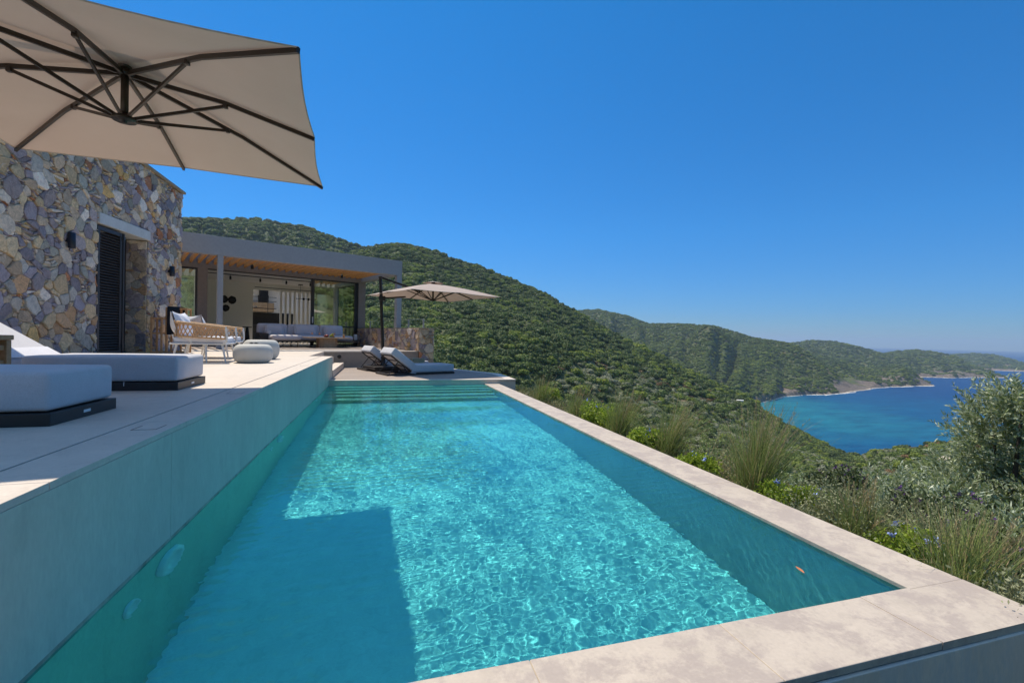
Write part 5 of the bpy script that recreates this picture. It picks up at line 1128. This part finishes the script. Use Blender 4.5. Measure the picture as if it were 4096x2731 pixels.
def tuft(label, x, y, h, n=420, seed=0, lean=(.25, 0)):
    n = int(n * 1.5)
    rg = np.random.default_rng(seed); z = gz(x, y); o = thing('fountain_grass', label, 'grass clump', (x, y, z), 0, 'fountain grass clumps behind the coping')
    P = np.c_[rg.normal(0, .06, (n, 2)), np.zeros(n)]; a_ = rg.uniform(0, 2 * math.pi, n); s = np.abs(rg.normal(0, .42, n)); Dd = np.c_[np.cos(a_) * s + lean[0] * .6, np.sin(a_) * s + lean[1], np.ones(n)]; Dd /= np.linalg.norm(Dd, axis=1)[:, None]
    V, F = strips(P, Dd, h * rg.uniform(.5, 1.25, n), np.full(n, .0021), rg.uniform(.08, .50, n), 6, seed); raw_mesh('blades', V, F, GM['grass'], False, o)
    m_ = max(6, n // 22); P = np.c_[rg.normal(0, .05, (m_, 2)), np.zeros(m_)]; a_ = rg.uniform(0, 2 * math.pi, m_); s = np.abs(rg.normal(0, .3, m_)); Dd = np.c_[np.cos(a_) * s + lean[0], np.sin(a_) * s, np.ones(m_)]; Dd /= np.linalg.norm(Dd, axis=1)[:, None]
    L_ = h * rg.uniform(.8, 1.25, m_); V, F = strips(P, Dd, L_, np.full(m_, .0028), rg.uniform(.04, .2, m_), 6, seed + 1)
    tips = V.reshape(m_, 7, 2, 3)[:, 4:].mean(2); B = rg.normal(0, .004, (m_, 60, 3)); k = rg.random((m_, 60, 1)) * 1.98; i0 = k.astype(int)[:, :, 0]; pt_ = np.take_along_axis(tips, np.repeat(i0[:, :, None], 3, 2), 1) * (1 - (k % 1)) + np.take_along_axis(tips, np.repeat(i0[:, :, None] + 1, 3, 2), 1) * (k % 1); pt_ = (pt_ + B).reshape(-1, 3)
    d2 = rg.normal(0, 1, pt_.shape) * .3 + np.array([.1, 0, 1]); d2 /= np.linalg.norm(d2, axis=1)[:, None]; V2, F2 = strips(pt_, d2, np.full(len(pt_), .016), np.full(len(pt_), .0016), np.full(len(pt_), .1), 1, seed + 2)
    raw_mesh('seed_stalks', np.concatenate([V, V2]), np.concatenate([F, F2 + len(V)]), GM['straw'], False, o); return o
tuft('small fountain grass clump beside the far platform corner', 3.5, 9.6, .62, 260, 1)
tuft('fountain grass clump with reddish base, second from the far end of the coping', 3.45, 7.6, .62, 260, 2)
tuft('broad fountain grass clump at the middle of the far coping', 3.42, 6.0, .72, 420, 3)
tuft('leaning fountain grass clump left of the pale twiggy shrub', 3.45, 4.85, .72, 420, 4, (.4, 0))
tuft('tallest fountain grass clump standing out against the hillside behind the coping', 3.42, 3.45, .84, 620, 5)
tuft('narrow short fountain grass clump next to the last plumbago bush', 3.30, 2.40, .50, 300, 6, (.15, 0))
tuft('leaning fountain grass clump at the near corner of the coping', 3.18, 1.72, .56, 520, 7, (.55, .1))
def leafcloud(P, L_, W_, seed, up=.5, fold=True):
    rg = np.random.default_rng(seed); n = len(P); d = rg.normal(0, 1, (n, 3)); d[:, 2] += up; d /= np.linalg.norm(d, axis=1)[:, None]; s = np.cross(d, rg.normal(0, 1, (n, 3))); s /= np.linalg.norm(s, axis=1)[:, None]
    L_ = (L_ * rg.uniform(.6, 1.2, n))[:, None]; W = L_ * W_; V = np.stack([P, P + d * L_ * .5 + s * W, P + d * L_, P + d * L_ * .5 - s * W], 1).reshape(-1, 3); return V, np.arange(n * 4).reshape(-1, 4)
def blobpts(n, c, r, rg, shell=.4):
    d = rg.normal(0, 1, (n, 3)); d /= np.linalg.norm(d, axis=1)[:, None]; return np.array(c) + d * np.array(r) * (rg.random((n, 1)) ** shell)
def bush(name, label, cat, x, y, mat, n, r, leafL, leafW, seed, flowers=None, group=None, lumps=7):
    rg = np.random.default_rng(seed); z = gz(x, y); o = thing(name, label, cat, (x, y, z), 0, group); P = []
    for i in range(lumps): P.append(blobpts(n // lumps, (rg.uniform(-.6, .6) * r[0], rg.uniform(-.6, .6) * r[1], r[2] * rg.uniform(.35, .8)), np.array(r) * rg.uniform(.35, .6), rg))
    P = np.concatenate(P); V, F = leafcloud(P, leafL, leafW, seed); raw_mesh('leaves', V, F, mat, False, o)
    st_ = MB()
    for i in range(14): p = P[rg.integers(len(P))]; st_.tube([(0, 0, -.05), tuple(p * .5 + np.array([0, 0, .05])), tuple(p)], .006, 5, r2=.002)
    st_.build('stems', trunk_m, o)
    if flowers:
        fm_, nf, fs = flowers; tops = P[np.argsort(-(P[:, 2] + rg.normal(0, .08, len(P))))[:max(nf * 6, 40)]]; cc = tops[rg.choice(len(tops), nf)]
        Q = (cc[:, None, :] + rg.normal(0, fs * .6, (nf, 14, 3)) + np.array([0, 0, fs])).reshape(-1, 3); V, F = leafcloud(Q, fs, .5, seed + 1); raw_mesh('flowers', V, F, fm_, False, o)
    return o
pg = 'plumbago bushes behind the coping'
bush('plumbago', 'lime-green plumbago bush with a few blue flowers left of the tallest grass', 'flowering shrub', 3.42, 4.15, GM['lime'], 5200, (.26, .32, .30), .038, .28, 11, (GM['blue'], 4, .022), pg)
bush('plumbago', 'lime-green plumbago bush just right of the tallest grass', 'flowering shrub', 3.45, 2.95, GM['lime'], 4600, (.24, .28, .26), .034, .28, 12, (GM['blue'], 5, .02), pg)
bush('plumbago', 'fresh green plumbago bush with many pale blue flowers near the coping corner', 'flowering shrub', 3.34, 2.06, GM['lime'], 5200, (.22, .24, .28), .03, .28, 13, (GM['blue'], 14, .016), pg)
bush('plumbago', 'yellow-green shrub between two grass clumps at the middle of the coping', 'flowering shrub', 3.5, 6.6, GM['lime'], 3600, (.3, .4, .40), .045, .28, 14, (GM['blue'], 3, .02), pg)
bush('plumbago', 'small green shrub with two blue flowers below the leaning grass clump', 'flowering shrub', 3.3, 5.25, GM['lime'], 3200, (.25, .35, .32), .045, .28, 15, (GM['blue'], 3, .03), pg)
bush('plumbago', 'bright yellow-green shrub below the far platform corner', 'flowering shrub', 4.0, 10.4, GM['lime'], 3600, (.3, .34, .34), .045, .3, 16, None, pg)
for k, (x, y, lab) in enumerate(((4.1, 3.1, 'purple-flowered bush behind the tallest grass clump'), (4.0, 2.4, 'purple-flowered bush behind the short grass clump'), (4.0, 1.75, 'purple-flowered bush behind the corner grass clump'))):
    bush('buddleia', lab, 'flowering shrub', x, y, GM['dark'], 4200, (.34, .34, .40), .05, .2, 21 + k, (GM['purple'], 30, .012), 'purple-flowered bushes on the garden slope')
def twiggy(label, x, y, r, n, seed, mat='grey'):
    rg = np.random.default_rng(seed); o = thing('twiggy_shrub', label, 'shrub', (x, y, gz(x, y)), 0, 'pale twiggy shrubs behind the coping'); a_ = rg.uniform(0, 2 * math.pi, n); s = np.abs(rg.normal(0, .7, n)); Dd = np.c_[np.cos(a_) * s, np.sin(a_) * s, np.ones(n)]; Dd /= np.linalg.norm(Dd, axis=1)[:, None]
    P = np.c_[rg.normal(0, r * .35, (n, 2)), rg.uniform(0, .08, n)]; V, F = strips(P, Dd, r * rg.uniform(.5, 1.25, n), np.full(n, .0032), rg.uniform(-.05, .25, n), 4, seed); raw_mesh('twigs', V, F, GM['straw'] if mat == 'straw' else GM['grey'], False, o)
    Q = V.reshape(n, 5, 2, 3)[:, 2:].mean(2).reshape(-1, 3); Q = Q[rg.choice(len(Q), min(len(Q) * 3, 4200))] + rg.normal(0, .02, (min(len(Q) * 3, 4200), 3)); V, F = leafcloud(Q, .024, .25, seed); raw_mesh('small_leaves', V, F, GM['grey'], False, o); return o
twiggy('pale dry branching shrub right of the leaning grass clump', 3.62, 4.05, .5, 90, 31, 'straw')
twiggy('silvery low twiggy shrub hanging at the coping edge, right of the tallest grass', 3.42, 2.62, .34, 500, 32)
twiggy('silvery twiggy shrub behind the blue-flowered plumbago', 3.62, 2.30, .36, 420, 33)
twiggy('silvery low shrub at the near coping corner below the leaning grass', 3.12, 1.36, .30, 500, 34)
twiggy('thin rusty-stemmed shrub between the short grass and the last plumbago', 3.55, 1.95, .40, 160, 35, 'straw')
# ground cover on the bed: too fine to count
rgc = np.random.default_rng(9); n = 52000; gx_ = rgc.uniform(2.93, 7.5, n); gy_ = rgc.uniform(-.5, 12.5, n); P = np.c_[gx_, gy_, np.array([gz(a_, b_) for a_, b_ in zip(gx_, gy_)]) + rgc.uniform(0, .16, n)]
V, F = leafcloud(P, .055, .2, 5, up=1.4); gc = raw_mesh('ground_cover', V, F, foliage('ground_cover_leaves', (.10, .13, .04), (.32, .32, .14), trans=.3, spot=((.30, .24, .13), .8), by_object=False), False); tag(gc, 'low mixed ground cover of leaves and dry grass on the garden slope', 'ground cover', kind='stuff')

# ---- olive trees near the pool
t = NT('olive_leaves'); g_ = t.n('ShaderNodeNewGeometry'); isl = g_.outputs['Random Per Island']
up_ = t.ramp(isl, [(0, (.12, .17, .05)), (.6, (.25, .31, .11)), (1, (.50, .55, .30))]); lo_c = t.ramp(isl, [(0, (.30, .36, .22)), (1, (.56, .61, .45))])
col = t.mix(up_, lo_c, g_.outputs['Backfacing']); t.base(col); t.rough(.45); tr = t.n('ShaderNodeBsdfTranslucent'); t.l(col, tr.inputs[0]); ms = t.n('ShaderNodeMixShader'); ms.inputs[0].default_value = .2; t.l(t.b.outputs[0], ms.inputs[1]); t.l(tr.outputs[0], ms.inputs[2]); t.l(ms.outputs[0], t.t.nodes['Material Output'].inputs[0]); GM['oliveleaf'] = t.m
def olive(label, loc, r, twigs, seed, leafL=.068, per=26, trunkh=1.6, uph=0):
    """trunk, limbs and a crown made of leafy twigs pointing out and up"""
    rg = np.random.default_rng(seed); o = thing('olive_tree', label, 'tree', loc, 0, 'olive trees below the garden'); lumps = []
    for i in range(11):
        d = rg.normal(0, 1, 3); d[2] = abs(d[2]) * .6; d /= np.linalg.norm(d); lumps.append((d * np.array(r) * rg.uniform(.30, .72) + np.array([0, 0, trunkh + r[2] * .4]), np.array(r) * rg.uniform(.30, .46)))
    if uph:
        for i in range(4): lumps.append((np.array([rg.uniform(-.3, .3), rg.uniform(-.3, .3), trunkh + r[2] + uph * (i + .5) / 4]), np.array([.34, .34, .4]) * (1.25 - i * .2)))
    P = []; Dd = []
    for c, rr in lumps:
        n_ = twigs // len(lumps); d = rg.normal(0, 1, (n_, 3)); d /= np.linalg.norm(d, axis=1)[:, None]; P.append(c + d * rr * rg.uniform(.45, 1.0, (n_, 1))); Dd.append(d * .9 + np.array([0, 0, .75]) + rg.normal(0, .3, (n_, 3)))
    P = np.concatenate(P); Dd = np.concatenate(Dd); Dd /= np.linalg.norm(Dd, axis=1)[:, None]; n_ = len(P); Lt = rg.uniform(.16, .34, n_)
    V1, F1 = strips(P, Dd, Lt, np.full(n_, .002), np.full(n_, .05), 2, seed); raw_mesh('twigs', V1, F1, GM['grey'], False, o)
    k = np.tile(np.linspace(.05, 1, per), n_); base = np.repeat(P, per, 0) + np.repeat(Dd, per, 0) * (np.repeat(Lt, per) * k)[:, None]; ax = np.repeat(Dd, per, 0); q_ = rg.normal(0, 1, base.shape); s1 = np.cross(ax, q_); s1 /= np.linalg.norm(s1, axis=1)[:, None]
    ld = ax * .75 + s1 * rg.uniform(.5, .95, (len(base), 1)); ld /= np.linalg.norm(ld, axis=1)[:, None]; sd = np.cross(ld, rg.normal(0, 1, ld.shape)); sd /= np.linalg.norm(sd, axis=1)[:, None]; LL = (leafL * rg.uniform(.6, 1.15, len(base)))[:, None]
    V = np.stack([base, base + ld * LL * .5 + sd * LL * .13, base + ld * LL, base + ld * LL * .5 - sd * LL * .13], 1).reshape(-1, 3); raw_mesh('leaves', V, np.arange(len(V)).reshape(-1, 4), GM['oliveleaf'], False, o)
    tk_ = MB().tube([(0, 0, -.6), (.05, 0, .5), (-.03, .05, trunkh * .7), (0, 0, trunkh)], .16, 10, r2=.10)
    for c, rr in lumps: tk_.tube([(0, 0, trunkh * .75), tuple(c * .45 + np.array([0, 0, trunkh * .45])), tuple(c)], .055, 7, r2=.012)
    tk_.build('trunk', trunk_m, o); return o
def tz(x, y): az = math.degrees(math.atan2(x, y)); return float(zG(np.array([az]), np.array([math.hypot(x, y)]))[0])
olive('large silvery olive crown filling the slope right of the tallest grass clump', (6.84, 5.04, -3.8), (1.45, 1.4, .95), 2200, 41, trunkh=1.5)
olive('silvery olive crown between the large one and the right picture edge', (6.6, 3.95, -3.5), (1.3, 1.2, .95), 2200, 42, trunkh=1.65)
olive('tall olive tree at the right edge rising above the sea line', (7.75, 3.75, -3.7), (1.0, 1.0, 1.1), 2300, 43, trunkh=2.2, uph=.95)
olive('grey olive crown below the tallest grass clump', (8.78, 8.19, -5.1), (1.6, 1.5, 1.0), 1500, 44, trunkh=1.6, leafL=.07)
olive('small olive crown just behind the corner grass clump', (5.25, 2.75, -2.35), (1.0, .85, .65), 1500, 45, trunkh=1.25)
olive('darker olive tree further down the slope below the dirt road', (10.1, 6.47, -5.3), (1.8, 1.7, 1.1), 1600, 46, leafL=.075, trunkh=2.0)
olive('olive tree on the slope left of the large silvery one', (12.44, 10.06, -6.9), (2.2, 2.1, 1.3), 1400, 47, leafL=.10, trunkh=2.0)
olive('olive tree lowest on the slope behind the middle of the coping', (8.87, 10.83, -5.2), (1.8, 1.7, 1.1), 1400, 48, leafL=.09, trunkh=1.6)
olive('low silvery olive crown nearest the pool corner, beside the dark evergreen shrub', (4.80, 2.3, -2.25), (.62, .55, .5), 900, 50, trunkh=1.15)
# dark dense evergreen at the right picture edge
ce = thing('dense_evergreen_shrub', 'dense dark evergreen shrub cut off by the right picture edge', 'shrub', (4.36, 1.78, -2.0)); rg_ = np.random.default_rng(3); PP = []
for i in range(26): z_ = .2 + i * .10; PP.append(blobpts(900, (rg_.uniform(-.06, .06), rg_.uniform(-.06, .06), z_), (.17, .17, .18), rg_))
V, F = leafcloud(np.concatenate(PP), .04, .25, 8, up=.6); raw_mesh('leaves', V, F, GM['dark'], False, ce); MB().tube([(0, 0, -.5), (0, 0, 2.4)], .06, 8, r2=.03).build('trunk', trunk_m, ce)
